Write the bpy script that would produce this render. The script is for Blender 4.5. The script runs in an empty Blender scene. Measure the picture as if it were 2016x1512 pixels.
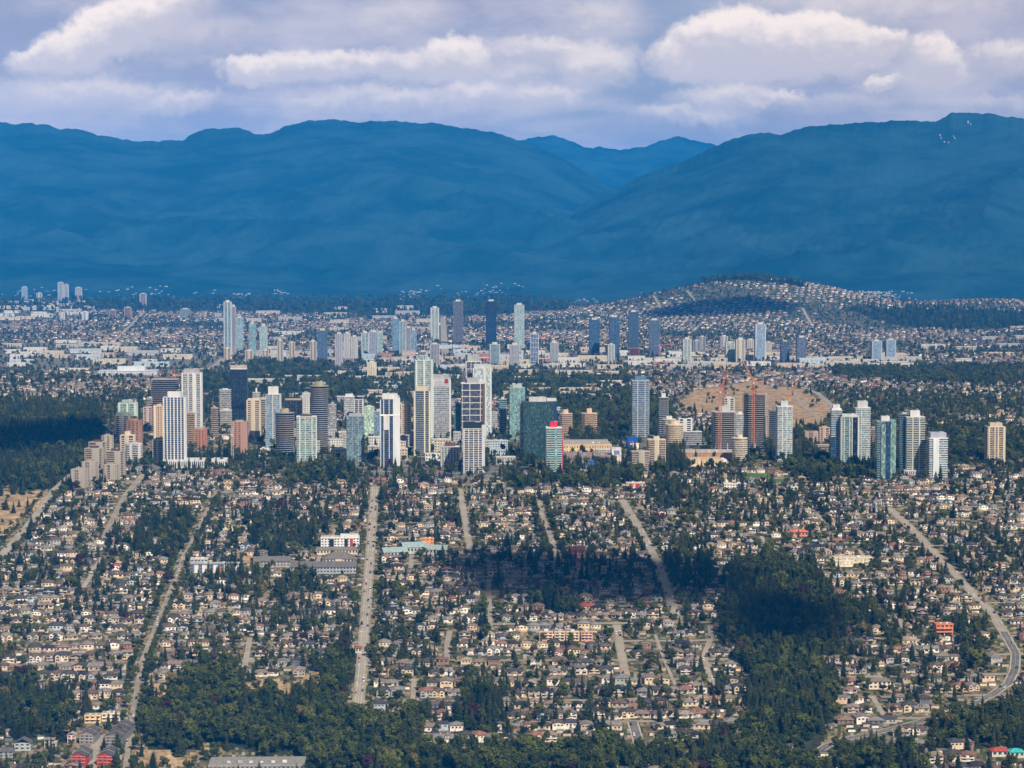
import bpy, math, random
import numpy as np
from mathutils import Vector

random.seed(11)
rng = np.random.default_rng(11)
scene = bpy.context.scene
COL = scene.collection
# ------------------------------------------------------------------ camera
CAM_H, HOR, FPX = 466.0, 440.0, 5000.0
PITCH = math.atan((756.0 - HOR) / FPX)
CA, SA = math.cos(PITCH), math.sin(PITCH)
cd = bpy.data.cameras.new("camera")
cd.sensor_width = 36.0
cd.lens = 36.0 * FPX / 2016.0
cd.clip_start, cd.clip_end = 5.0, 300000.0
cam = bpy.data.objects.new("camera", cd)
cam.location = (0, 0, CAM_H)
cam.rotation_euler = (math.pi / 2 - PITCH, 0, 0)
COL.objects.link(cam)
scene.camera = cam
# ------------------------------------------------------------------ light
SUN_EL, SUN_AZ = math.radians(42), math.radians(26)      # azimuth: to the right of straight behind the camera
SUN_DIR = Vector((math.sin(SUN_AZ) * math.cos(SUN_EL), -math.cos(SUN_AZ) * math.cos(SUN_EL), math.sin(SUN_EL)))
sl = bpy.data.lights.new("sun", 'SUN')
sl.energy, sl.angle, sl.color = 5.0, math.radians(0.53), (1.0, 0.90, 0.76)
sun = bpy.data.objects.new("sun", sl)
sun.rotation_euler = SUN_DIR.to_track_quat('Z', 'Y').to_euler()
sun.location = (0, 0, 5000)
COL.objects.link(sun)
scene.view_settings.view_transform = 'Standard'
scene.view_settings.look = 'None'
scene.view_settings.exposure = 0.36
scene.view_settings.gamma = 1.0
scene.view_settings.use_curve_mapping = False
cy = scene.cycles
cy.max_bounces, cy.diffuse_bounces, cy.glossy_bounces, cy.volume_bounces = 4, 2, 2, 0
cy.transparent_max_bounces = 8
cy.caustics_reflective = cy.caustics_refractive = False
cy.use_denoising = True
try:
    cy.denoiser = 'OPENIMAGEDENOISE'
    cy.denoising_input_passes = 'RGB_ALBEDO_NORMAL'
except Exception:
    pass
cy.use_adaptive_sampling = False

HAZE_DENSITY = 2.55e-5
HAZE_COLOR = (0.005, 0.32, 1.0)

# ------------------------------------------------------------------ node helper
class NT:
    def __init__(self, tree):
        self.t = tree; self.n = tree.nodes; self.l = tree.links
    def new(self, typ, ins=None, **kw):
        nd = self.n.new(typ)
        for k, v in kw.items(): setattr(nd, k, v)
        for k, v in (ins or {}).items():
            s = nd.inputs[k]
            if isinstance(v, bpy.types.NodeSocket): self.l.new(v, s)
            else: s.default_value = v
        return nd
    def math(self, op, a, b=0.0, c=None, clamp=False):
        ins = {0: a, 1: b}
        if c is not None: ins[2] = c
        return self.new('ShaderNodeMath', ins, operation=op, use_clamp=clamp).outputs[0]
    def mix(self, f, a, b, mode='MIX'):
        nd = self.n.new('ShaderNodeMix'); nd.data_type = 'RGBA'; nd.blend_type = mode
        for s, v in ((nd.inputs[0], f), (nd.inputs[6], a), (nd.inputs[7], b)):
            if isinstance(v, bpy.types.NodeSocket): self.l.new(v, s)
            else: s.default_value = v if not isinstance(v, tuple) or len(v) == 4 else (*v, 1)
        return nd.outputs[2]
    def ramp(self, f, lo, hi, smooth=True, a=0.0, b=1.0):
        return self.new('ShaderNodeMapRange', {0: f, 1: lo, 2: hi, 3: a, 4: b}, interpolation_type='SMOOTHSTEP' if smooth else 'LINEAR', clamp=True).outputs[0]
    def xyz(self, x, y, z=0.0):
        return self.new('ShaderNodeCombineXYZ', {0: x, 1: y, 2: z}).outputs[0]
    def noise(self, v, scale, detail=4.0, rough=0.55, out=0, **kw):
        return self.new('ShaderNodeTexNoise', {'Vector': v, 'Scale': scale, 'Detail': detail, 'Roughness': rough}, **kw).outputs[out]

# ------------------------------------------------------------------ sky
def make_world():
    w = bpy.data.worlds.new("World"); scene.world = w; w.use_nodes = True
    N = NT(w.node_tree); w.node_tree.nodes.clear()
    d = N.new('ShaderNodeTexCoord').outputs['Generated']
    s = N.new('ShaderNodeSeparateXYZ', {0: d})
    x, y, z = s.outputs
    zz = N.math('ADD', N.math('MAXIMUM', z, 0.0), 0.055)
    p = N.xyz(N.math('DIVIDE', x, zz), N.math('DIVIDE', y, zz))
    dz = N.new('ShaderNodeVectorMath', {0: d, 1: (1.0, 1.0, 2.6)}, operation='MULTIPLY').outputs[0]
    n1 = N.noise(dz, 8.0, 9, 0.55)
    n2 = N.noise(p, 1.3, 9, 0.6)
    # clear air between clouds: physical sky
    sky = N.new('ShaderNodeTexSky', sky_type='NISHITA', sun_disc=False, sun_elevation=SUN_EL,
                sun_rotation=math.pi - SUN_AZ, altitude=466.0, air_density=1.0, dust_density=0.6, ozone_density=1.5)
    clear = N.mix(1.0, sky.outputs[0], SKY_GAIN, 'MULTIPLY')
    # sheet of thin grey cloud all round the sky, its lower side grey overhead and lit pale towards the horizon
    cov = N.ramp(N.math('ADD', N.math('MULTIPLY', n1, 0.75), N.math('MULTIPLY', n2, 0.25)), 0.36, 0.52)
    up = N.ramp(z, 0.0, 0.55)
    low = N.ramp(z, 0.025, 0.10)
    far_pale = N.mix(low, SHEET_HORIZON, SHEET_UP)
    far_grey = N.mix(low, GREY_HORIZON, GREY_UP)
    lit = N.mix(up, far_pale, (0.19, 0.175, 0.165))
    grey = N.mix(up, far_grey, (0.13, 0.125, 0.13))
    tone = N.ramp(N.noise(N.new('ShaderNodeVectorMath', {0: dz, 1: (3.1, 7.7, 0.4)}, operation='ADD').outputs[0], 13.0, 9, 0.62), 0.36, 0.66)
    sheet = N.mix(tone, grey, lit)
    colr = N.mix(N.math('MULTIPLY', cov, 0.93), clear, sheet)
    # cumulus banks over the mountains, each with a lit upper side and a grey base
    ys = N.math('MAXIMUM', y, 0.05)
    front = N.ramp(y, 0.5, 0.8)
    a = N.math('MULTIPLY', N.math('DIVIDE', x, ys), 50.0)       # hundredths of a radian x2: 1 = 100 px
    b = N.math('MULTIPLY', N.math('DIVIDE', z, ys), 50.0)
    ab = N.xyz(a, b)
    wn = N.noise(ab, 1.1, 7, 0.55, out=1)
    ws = N.new('ShaderNodeSeparateXYZ', {0: wn})
    wn2 = N.noise(ab, 3.6, 8, 0.62, out=1)
    ws2 = N.new('ShaderNodeSeparateXYZ', {0: wn2})
    def warp(c, big, small, k1, k2):
        c = N.math('MULTIPLY_ADD', N.math('SUBTRACT', big, 0.5), k1, c)
        return N.math('MULTIPLY_ADD', N.math('SUBTRACT', small, 0.5), k2, c)
    aw = warp(a, ws.outputs[0], ws2.outputs[0], 0.9, 0.58)
    bw = warp(b, ws.outputs[1], ws2.outputs[1], 0.42, 0.44)
    soft = N.noise(N.new('ShaderNodeVectorMath', {0: ab, 1: (1.0, 1.7, 1.0)}, operation='MULTIPLY').outputs[0], 1.9, 8, 0.62)
    puffs = PUFFS
    for (cx, cyy, rx, ry, op, edge, tilt) in sorted(puffs, key=lambda q: q[4]):
        ca, cb = (cx - 1008) / 100.0, (HOR - cyy) / 100.0
        u = N.math('SUBTRACT', aw, ca); v = N.math('SUBTRACT', bw, cb)
        if tilt:
            ct, st = math.cos(math.radians(tilt)), math.sin(math.radians(tilt))
            u2 = N.math('MULTIPLY_ADD', u, ct, N.math('MULTIPLY', v, st))
            v = N.math('MULTIPLY_ADD', u, -st, N.math('MULTIPLY', v, ct)); u = u2
        u = N.math('DIVIDE', u, rx / 100.0); v = N.math('DIVIDE', v, ry / 100.0)
        r = N.math('POWER', N.math('MULTIPLY_ADD', u, u, N.math('MULTIPLY', v, v)), 0.5)
        m = N.ramp(r, 1.12, edge + (.2 if op >= .9 else 0))
        m = N.math('MULTIPLY', N.math('MULTIPLY', m, op), front)
        t = N.math('MULTIPLY_ADD', v, 0.72, N.math('MULTIPLY_ADD', soft, 1.1, -0.05), clamp=True)
        t = N.ramp(t, 0.22, 1.0)
        hz = N.ramp(z, 0.03, 0.095)
        base = N.mix(hz, tuple(.58 * a + .42 * b for a, b in zip(GREY_HORIZON, PUFF_HORIZON)), tuple(.58 * a + .42 * b for a, b in zip(GREY_UP, PUFF_UP)))
        top = N.mix(hz, PUFF_HORIZON, PUFF_UP)
        colr = N.mix(m, colr, N.mix(t, base, top))
    bg = N.new('ShaderNodeBackground', {'Color': colr, 'Strength': 1.0})
    out = N.new('ShaderNodeOutputWorld', {'Surface': bg.outputs[0]})
    w.cycles.sampling_method = 'MANUAL'
    w.cycles.sample_map_resolution = 1024

SKY_GAIN = (0.056, 0.046, 0.052)
SHEET_HORIZON, SHEET_UP = (0.80, 0.64, 0.54), (0.62, 0.53, 0.53)
GREY_HORIZON, GREY_UP = (0.46, 0.40, 0.42), (0.33, 0.31, 0.38)
PUFF_HORIZON, PUFF_UP = (1.15, 0.91, 0.66), (1.06, 0.87, 0.70)
PUFFS = [  # px centre, radii, opacity, inner edge, tilt
    (1700, 22, 420, 60, .6, .1, 0), (800, 40, 130, 70, .55, .1, 10), (1190, 45, 110, 55, .5, .2, 5),
    (320, 30, 150, 80, .85, .35, 18), (210, 70, 170, 62, 1., .5, 24), (110, 108, 90, 30, .95, .4, 18), (420, 70, 120, 40, .5, .1, 8),
    (610, 130, 190, 36, .9, .35, 2), (790, 134, 210, 36, .85, .4, 0), (900, 118, 75, 50, .95, .5, 0), (490, 140, 66, 34, .95, .45, 0),
    (220, 186, 160, 34, .7, .3, 0), (360, 205, 110, 28, .75, .3, 8), (780, 198, 230, 34, .75, .3, 0), (940, 186, 90, 34, .8, .4, 0), (60, 190, 120, 40, .5, .2, 0), (600, 205, 90, 24, .5, .2, 0),
    (1100, 106, 200, 32, .75, .3, 0), (1170, 138, 90, 48, .75, .4, 0), (1070, 190, 130, 30, .75, .3, 0), (1020, 148, 90, 30, .5, .2, 0),
    (1540, 142, 260, 30, .85, .3, 2), (1480, 104, 215, 66, 1., .6, 4), (1440, 80, 110, 66, 1., .6, 0), (1610, 90, 115, 66, 1., .6, 0), (1725, 92, 70, 40, .95, .5, 0),
    (1845, 120, 64, 50, .95, .45, -20), (1990, 116, 110, 46, .85, .35, 0), (1732, 166, 60, 17, .95, .4, 4), (1430, 196, 140, 34, .85, .35, 0), (1860, 170, 160, 50, .35, .1, 0),
    (1540, 194, 60, 18, .8, .4, 0), (1350, 228, 170, 24, .7, .3, -3), (1930, 205, 160, 26, .45, .2, 0), (1650, 205, 160, 24, .4, .2, 0),
]
make_world()

# ------------------------------------------------------------------ projection helpers (layout is read off the photograph once, then everything stands in metres)
def project(x, y, z):
    dz = z - CAM_H
    dep = y * CA - dz * SA
    v = y * SA + dz * CA
    return 1008.0 + FPX * x / dep, 756.0 - FPX * v / dep
def ray(px, py):
    r, u = (px - 1008.0) / FPX, (756.0 - py) / FPX
    return r, CA + u * SA, -SA + u * CA
TY = [-5000, 1500, 1900, 2116, 3430, 3560, 4300, 5400, 7000, 8500, 12000, 13500, 60000]
TZ = [4, 5, 8, 12, 126, 131, 131, 120, 86, 73, 66, 60, 55]
def terrain(x, y):
    x = np.asarray(x, float); y = np.asarray(y, float)
    z = np.interp(y, TY, TZ)
    sx = np.where(x < 1050, 560.0, 620.0)
    z = z + 160 * np.exp(-((x - 1050) / sx) ** 2 - ((y - 11000) / 900) ** 2)
    z = z + 46 * np.exp(-((x - 2250) / 420) ** 2 - ((y - 11700) / 700) ** 2)
    z = z + 1.6 * np.sin(x / 170 + 0.4) * np.sin(y / 140) * np.clip((y - 1800) / 400, 0, 1)
    return z
def ground_at(px, py):
    rx, ry, rz = ray(px, py)
    t0, t1 = 1500.0, 30000.0
    ts = np.geomspace(t0, t1, 1500)
    h = CAM_H + ts * rz - terrain(ts * rx, ts * ry)
    i = np.argmax(h < 0)
    if h[i] >= 0: i = len(ts) - 1
    a, b = ts[max(i - 1, 0)], ts[i]
    for _ in range(30):
        m = (a + b) / 2
        if CAM_H + m * rz - float(terrain(m * rx, m * ry)) < 0: b = m
        else: a = m
    return b * rx, b * ry, float(terrain(b * rx, b * ry))
def in_poly(px, py, poly):
    px = np.asarray(px); py = np.asarray(py)
    c = np.zeros(px.shape, bool)
    n = len(poly)
    for i in range(n):
        x1, y1 = poly[i]; x2, y2 = poly[(i + 1) % n]
        if y1 == y2: continue
        hit = ((y1 > py) != (y2 > py)) & (px < (x2 - x1) * (py - y1) / (y2 - y1) + x1)
        c ^= hit
    return c

# ------------------------------------------------------------------ mesh helpers
class MB:
    def __init__(self): self.v = []; self.f = []
    def add(self, vs, fs):
        o = len(self.v); self.v += [tuple(p) for p in vs]; self.f += [tuple(i + o for i in f) for f in fs]; return self
    def box(self, x0, x1, y0, y1, z0, z1):
        return self.add([(x0, y0, z0), (x1, y0, z0), (x1, y1, z0), (x0, y1, z0), (x0, y0, z1), (x1, y0, z1), (x1, y1, z1), (x0, y1, z1)],
                        [(3, 2, 1, 0), (4, 5, 6, 7), (0, 1, 5, 4), (1, 2, 6, 5), (2, 3, 7, 6), (3, 0, 4, 7)])
    def prism(self, poly, z0, z1, cap=True):
        n = len(poly)
        vs = [(p[0], p[1], z0) for p in poly] + [(p[0], p[1], z1) for p in poly]
        fs = [(i, (i + 1) % n, n + (i + 1) % n, n + i) for i in range(n)]
        if cap: fs += [tuple(range(n - 1, -1, -1)), tuple(range(n, 2 * n))]
        return self.add(vs, fs)
    def bar(self, a, b, w):
        a, b = Vector(a), Vector(b); d = (b - a)
        u = d.cross(Vector((0, 0, 1)));
        if u.length < 1e-4 * d.length: u = Vector((1, 0, 0))
        u.normalize(); q = d.cross(u).normalized(); h = w / 2
        vs = [p + u * sx * h + q * sy * h for p in (a, b) for sx, sy in ((-1, -1), (1, -1), (1, 1), (-1, 1))]
        return self.add(vs, [(0, 1, 2, 3), (7, 6, 5, 4), (0, 4, 5, 1), (1, 5, 6, 2), (2, 6, 7, 3), (3, 7, 4, 0)])
    def gable(self, x0, x1, y0, y1, z, h, axis='y', t=0.22):
        if axis == 'y':
            xm = (x0 + x1) / 2
            vs = [(x0, y0, z), (xm, y0, z + h), (x1, y0, z), (x0, y1, z), (xm, y1, z + h), (x1, y1, z)]
        else:
            ym = (y0 + y1) / 2
            vs = [(x0, y1, z), (x0, ym, z + h), (x0, y0, z), (x1, y1, z), (x1, ym, z + h), (x1, y0, z)]
        lo = [(p[0], p[1], p[2] - t) for p in vs]
        return self.add(vs + lo, [(0, 1, 4, 3), (1, 2, 5, 4), (6, 9, 10, 7), (7, 10, 11, 8), (0, 6, 7, 1), (1, 7, 8, 2), (3, 4, 10, 9), (4, 5, 11, 10), (0, 3, 9, 6), (2, 8, 11, 5)])
    def hip(self, x0, x1, y0, y1, z, h, t=0.22):
        w, d = x1 - x0, y1 - y0
        if w >= d:
            k = d / 2; r = [(x0 + k * .9, (y0 + y1) / 2, z + h), (x1 - k * .9, (y0 + y1) / 2, z + h)]
            fs = [(0, 1, 5, 4), (1, 2, 5), (2, 3, 4, 5), (3, 0, 4)]
        else:
            k = w / 2; r = [((x0 + x1) / 2, y0 + k * .9, z + h), ((x0 + x1) / 2, y1 - k * .9, z + h)]
            fs = [(0, 1, 4), (1, 2, 5, 4), (2, 3, 5), (3, 0, 4, 5)]
        vs = [(x0, y0, z), (x1, y0, z), (x1, y1, z), (x0, y1, z)] + r + [(x0, y0, z - t), (x1, y0, z - t), (x1, y1, z - t), (x0, y1, z - t)]
        return self.add(vs, fs + [(6, 7, 1, 0), (7, 8, 2, 1), (8, 9, 3, 2), (9, 6, 0, 3), (9, 8, 7, 6)])
    def mesh(self, name, mat):
        me = bpy.data.meshes.new(name); me.from_pydata(self.v, [], self.f); me.update()
        if mat: me.materials.append(mat)
        return me
def tri_mesh(name, V, F, mat, C=None):
    """a mesh from numpy triangles, C = one colour per face"""
    me = bpy.data.meshes.new(name)
    V = np.asarray(V, np.float32); F = np.asarray(F, np.int32); k = F.shape[1]
    me.vertices.add(len(V)); me.vertices.foreach_set('co', V.ravel())
    me.loops.add(F.size); me.loops.foreach_set('vertex_index', F.ravel())
    me.polygons.add(len(F)); me.polygons.foreach_set('loop_start', np.arange(0, F.size, k, dtype=np.int32))
    me.polygons.foreach_set('loop_total', np.full(len(F), k, np.int32))
    if C is not None:
        at = me.attributes.new('tint', 'FLOAT_COLOR', 'FACE')
        at.data.foreach_set('color', np.hstack([np.asarray(C, np.float32), np.ones((len(C), 1), np.float32)]).ravel())
    me.update(calc_edges=True); me.validate()
    if mat: me.materials.append(mat)
    return me
def link(name, me, parent=None, color=None, kind=None):
    o = bpy.data.objects.new(name, me); COL.objects.link(o)
    if parent is not None: o.parent = parent
    if color is not None: o.color = (*color, 1)
    if kind: o['kind'] = kind
    return o
def empty(name, loc, rz=0.0, sc=None):
    o = bpy.data.objects.new(name, None); COL.objects.link(o)
    o.location = loc; o.rotation_euler = (0, 0, rz); o.empty_display_size = 1.0
    if sc: o.scale = sc
    return o
USED = set()
def tag(o, label, cat=None, group=None, kind=None, share=False):
    if not share:
        if label in USED: print('DUP LABEL', label)
        USED.add(label)
    nw = len(label.split())
    if nw > 16 or nw < 4: print('LABEL LENGTH', nw, label)
    o['label'] = label
    if cat: o['category'] = cat
    if group: o['group'] = group
    if kind: o['kind'] = kind
    return o
ORD = ['first', 'second', 'third', 'fourth', 'fifth', 'sixth', 'seventh', 'eighth', 'ninth', 'tenth', 'eleventh', 'twelfth', 'thirteenth', 'fourteenth',
       'fifteenth', 'sixteenth', 'seventeenth', 'eighteenth', 'nineteenth', 'twentieth'] + [f'{t}-{o}' for t in ('twenty', 'thirty', 'forty', 'fifty') for o in ('first', 'second', 'third', 'fourth', 'fifth', 'sixth', 'seventh', 'eighth', 'ninth', 'tenth')]

# ------------------------------------------------------------------ materials
def new_mat(name):
    m = bpy.data.materials.new(name); m.use_nodes = True; m.node_tree.nodes.clear()
    return m, NT(m.node_tree)
def finish(N, color, rough=0.85, spec=0.25, normal=None, metal=0.0):
    b = N.new('ShaderNodeBsdfPrincipled', {'Base Color': color, 'Roughness': rough, 'Specular IOR Level': spec, 'Metallic': metal})
    if normal is not None: N.l.new(normal, b.inputs['Normal'])
    N.new('ShaderNodeOutputMaterial', {'Surface': b.outputs[0]})
def mat_object_color(name, scale=0.25, amount=0.35, rough=0.85, spec=0.25, streak=False):
    m, N = new_mat(name)
    oc = N.new('ShaderNodeObjectInfo'); tc = N.new('ShaderNodeTexCoord').outputs['Object']
    if streak: tc = N.new('ShaderNodeVectorMath', {0: tc, 1: (1.0, 1.0, 0.12)}, operation='MULTIPLY').outputs[0]
    n = N.noise(tc, scale, 5, 0.6)
    f = N.ramp(n, 0.25, 0.75, a=1 - amount, b=1 + amount * .5)
    c = N.mix(1.0, oc.outputs['Color'], N.new('ShaderNodeCombineColor', {0: f, 1: f, 2: f}).outputs[0], 'MULTIPLY')
    finish(N, c, rough, spec)
    return m
M_WALL = mat_object_color('painted_wall', 0.35, 0.25, streak=True)
M_ROOF = mat_object_color('roof_shingle', 0.6, 0.45, 0.9, 0.15)
M_CONC = mat_object_color('tower_cladding', 0.12, 0.22, 0.7, 0.3, streak=True)
M_PAINT = mat_object_color('car_paint', 0.5, 0.1, 0.3, 0.5)
def mat_glass(name='tower_glass'):
    m, N = new_mat(name)
    oi = N.new('ShaderNodeObjectInfo'); tc = N.new('ShaderNodeTexCoord').outputs['Object']
    q = N.new('ShaderNodeVectorMath', {0: tc, 1: (0.55, 0.55, 0.3333)}, operation='MULTIPLY').outputs[0]
    q = N.new('ShaderNodeVectorMath', {0: q}, operation='FLOOR').outputs[0]
    q = N.new('ShaderNodeVectorMath', {0: q, 1: N.xyz(N.math('MULTIPLY', oi.outputs['Random'], 91.0), 0.5, 0.5)}, operation='ADD').outputs[0]
    wn = N.new('ShaderNodeTexWhiteNoise', {0: q}, noise_dimensions='3D').outputs[0]
    f = N.ramp(wn, 0.0, 1.0, False, 0.45, 1.35)
    c = N.mix(1.0, oi.outputs['Color'], N.new('ShaderNodeCombineColor', {0: f, 1: f, 2: f}).outputs[0], 'MULTIPLY')
    blind = N.ramp(wn, 0.84, 0.86)
    c = N.mix(N.math('MULTIPLY', blind, 0.6), c, N.mix(1.0, N.mix(1.0, oi.outputs['Color'], (1.7, 1.7, 1.7), 'MULTIPLY'), (0.03, 0.03, 0.03), 'ADD'))
    finish(N, c, 0.16, 0.5)
    return m
M_GLASS = mat_glass()
def mat_tint(name, scale=0.02, amount=0.3, rough=0.9):
    m, N = new_mat(name)
    at = N.new('ShaderNodeAttribute', attribute_name='tint')
    g = N.new('ShaderNodeNewGeometry').outputs['Position']
    n = N.noise(g, scale, 5, 0.6)
    f = N.ramp(n, 0.25, 0.75, a=1 - amount, b=1 + amount * .5)
    c = N.mix(1.0, at.outputs['Color'], N.new('ShaderNodeCombineColor', {0: f, 1: f, 2: f}).outputs[0], 'MULTIPLY')
    finish(N, c, rough, 0.2)
    return m
M_TINT = mat_tint('tinted_masonry', 0.4, 0.3)
def mat_leaf(name, dark, light, extra=None):
    m, N = new_mat(name)
    oi = N.new('ShaderNodeObjectInfo'); tc = N.new('ShaderNodeTexCoord').outputs['Object']
    c = N.mix(oi.outputs['Random'], dark, light)
    if extra:
        for lo, col in extra:
            c = N.mix(N.ramp(oi.outputs['Random'], lo, lo + 0.004), c, col)
    n = N.ramp(N.noise(tc, 0.5, 4, 0.6), 0.3, 0.7, a=0.6, b=1.4)
    c = N.mix(1.0, c, N.new('ShaderNodeCombineColor', {0: n, 1: n, 2: n}).outputs[0], 'MULTIPLY')
    finish(N, c, 0.8, 0.15)
    return m
M_NEEDLE = mat_leaf('conifer_needles', (0.010, 0.019, 0.007), (0.042, 0.048, 0.011))
M_LEAF = mat_leaf('broad_leaves', (0.016, 0.028, 0.005), (0.092, 0.104, 0.016), [(0.955, (0.045, 0.014, 0.022)), (0.975, (0.13, 0.11, 0.03))])
M_BARK, _N = new_mat('bark')
finish(_N, _N.mix(_N.noise(_N.new('ShaderNodeTexCoord').outputs['Object'], 2.0, 5), (0.05, 0.035, 0.025), (0.16, 0.13, 0.10)))
def mat_asphalt(name, a, b, scale=0.05):
    m, N = new_mat(name)
    g = N.new('ShaderNodeNewGeometry').outputs['Position']
    c = N.mix(N.ramp(N.noise(g, scale, 8, 0.65), 0.3, 0.7), a, b)
    c = N.mix(N.math('MULTIPLY', N.ramp(N.noise(g, scale * 8, 4, 0.6), 0.55, 0.75), 0.35), c, (0.07, 0.066, 0.06))
    finish(N, c, 0.9, 0.2)
    return m
M_ROAD = mat_asphalt('pale_asphalt', (0.25, 0.22, 0.18), (0.35, 0.31, 0.255))
M_STREET = mat_asphalt('street_asphalt', (0.20, 0.175, 0.14), (0.33, 0.285, 0.225))
M_NEWROAD = mat_asphalt('grey_asphalt', (0.10, 0.10, 0.10), (0.16, 0.155, 0.15))
M_WALK = mat_asphalt('concrete_walk', (0.30, 0.27, 0.21), (0.44, 0.40, 0.33))
M_MARK, _N = new_mat('road_paint'); finish(_N, (0.62, 0.60, 0.52, 1))
M_VERGE = mat_asphalt('verge', (0.20, 0.16, 0.09), (0.34, 0.29, 0.21))

# ------------------------------------------------------------------ land cover, outlines read in photograph pixels
WOODS = {
    'bottom wood': [(262, 1420), (285, 1400), (330, 1372), (360, 1346), (400, 1318), (470, 1326), (476, 1378), (630, 1376), (634, 1310), (670, 1286), (704, 1284), (694, 1400), (718, 1424), (800, 1408), (838, 1444), (845, 1530), (612, 1530), (605, 1487), (440, 1476), (290, 1470)],
    'left corner wood': [(-30, 1372), (60, 1352), (130, 1372), (166, 1400), (160, 1440), (110, 1455), (-30, 1460)],
    'ravine wood': [(1440, 1125), (1500, 1104), (1580, 1106), (1636, 1150), (1650, 1200), (1700, 1218), (1662, 1262), (1636, 1300), (1640, 1400), (1650, 1438), (1600, 1478), (1480, 1468), (1452, 1412), (1498, 1362), (1438, 1310), (1430, 1205)],
    'bottom middle wood': [(845, 1486), (960, 1478), (1090, 1492), (1180, 1470), (1230, 1486), (1330, 1490), (1400, 1458), (1480, 1466), (1600, 1500), (1610, 1530), (845, 1530)],
    'right corner wood': [(1822, 1424), (1880, 1404), (1990, 1384), (2050, 1380), (2050, 1466), (1940, 1468), (1900, 1482), (1830, 1470)],
    'lower right wood': [(1640, 1484), (1760, 1472), (1850, 1530), (1630, 1530)],
    'big park wood': [(-40, 812), (90, 806), (190, 800), (208, 850), (160, 922), (122, 960), (-40, 966)],
    'belt wood': [(400, 742), (520, 736), (905, 736), (905, 790), (650, 806), (560, 772), (400, 778)],
    'valley wood': [(962, 742), (1236, 748), (1240, 766), (1330, 810), (1330, 850), (1236, 866), (1118, 866), (1110, 806), (1000, 800), (962, 775)],
    'far right wood': [(1540, 872), (1560, 852), (1620, 846), (1720, 880), (1790, 850), (1880, 846), (1936, 842), (2050, 850), (2050, 900), (1900, 905), (1860, 930), (1500, 895)],
    'wood behind the hill': [(1650, 606), (1760, 640), (1900, 652), (2050, 640), (2050, 616), (1800, 606)],
    'tower lawn trees': [(1290, 892), (1345, 890), (1352, 934), (1288, 936)],
    'playing field trees': [(1560, 906), (1640, 905), (1702, 934), (1690, 950), (1560, 944), (1550, 925)],
    'yard firs': [(490, 1010), (640, 1006), (640, 1082), (560, 1102), (488, 1084)],
    'left yard firs': [(268, 1000), (380, 1008), (392, 1080), (268, 1092)],
    'mid yard firs': [(1270, 950), (1370, 950), (1390, 1000), (1280, 1006)],
    'shaded yard firs': [(1064, 1178), (1152, 1178), (1156, 1212), (1064, 1212)],
    'avenue firs': [(900, 1350), (1000, 1352), (1010, 1440), (890, 1440)],
    'slope firs': [(1310, 1064), (1404, 1064), (1404, 1150), (1320, 1170)],
    'right yard firs': [(1690, 1190), (1810, 1196), (1800, 1260), (1700, 1262)],
    'far right yard firs': [(1884, 1220), (1930, 1220), (1940, 1330), (1880, 1330)],
    'left school firs': [(400, 1140), (500, 1128), (630, 1138), (620, 1180), (420, 1170)],
    'plateau trees': [(560, 935), (640, 925), (720, 935), (700, 956), (560, 962)],
    'mid row trees': [(1000, 945), (1090, 940), (1180, 930), (1260, 935), (1260, 962), (1000, 962)],
    'far crest wood': [(1180, 580), (1300, 556), (1450, 546), (1560, 554), (1600, 566), (1560, 561), (1450, 552), (1310, 564)],
    'shore wood': [(-60, 612), (400, 612), (900, 624), (1120, 612), (1120, 586), (-60, 586)],
    'valley belt': [(500, 712), (640, 718), (640, 736), (480, 736)],
    'right valley belt': [(1640, 730), (2050, 722), (2050, 752), (1900, 760), (1640, 748)],
}
SPACING = {'belt wood': 20, 'valley wood': 17, 'far right wood': 14, 'wood behind the hill': 34, 'shore wood': 50, 'big park wood': 8.5, 'far crest wood': 22,
           'valley belt': 14, 'right valley belt': 15, 'yard firs': 10, 'left yard firs': 10, 'slope firs': 10.5, 'mid yard firs': 10, 'right yard firs': 10, 'plateau trees': 11,
           'mid row trees': 11, 'left school firs': 11, 'playing field trees': 9, 'far right yard firs': 9}
DRY = [
    [(1332, 792), (1360, 767), (1480, 753), (1590, 766), (1642, 806), (1625, 838), (1520, 834), (1440, 834), (1372, 812)],
    [(-40, 985), (60, 966), (102, 968), (52, 1036), (-40, 1100)],
    [(470, 1335), (630, 1335), (636, 1372), (470, 1374)], [(292, 1336), (352, 1334), (352, 1360), (296, 1362)],
    [(455, 1088), (500, 1088), (495, 1106), (455, 1106)], [(262, 1470), (290, 1470), (420, 1484), (400, 1502), (262, 1512)],
]
GREENS = [[(1468, 938), (1545, 932), (1552, 950), (1490, 954)]]
PAVED = [
    [(-40, 674), (230, 674), (440, 690), (440, 722), (200, 736), (-40, 722)], [(840, 680), (1100, 690), (1340, 700), (1340, 728), (840, 732)],
    [(1300, 700), (1800, 704), (1800, 728), (1300, 726)], [(1100, 868), (1470, 870), (1470, 908), (1240, 932), (1100, 918)],
    [(300, 900), (560, 898), (900, 905), (1110, 920), (1000, 945), (740, 940), (520, 934), (300, 930)], [(500, 700), (860, 696), (860, 716), (500, 716)],
    [(-40, 590), (170, 590), (170, 622), (-40, 640)],
]
def wobble(px, py):
    px = np.asarray(px, float); py = np.asarray(py, float); k = np.clip((py - 560) / 700, .15, 1)
    return (px + k * (13 * np.sin(py / 23 + px / 61) + 8 * np.sin(py / 9.7 + 2 + px / 31) + 5 * np.sin(px / 7.3 + py / 5.1)),
            py + k * (8 * np.sin(px / 33 + 1) + 6 * np.sin(px / 13.1 + py / 37) + 3 * np.sin(px / 5.7)))
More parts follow.
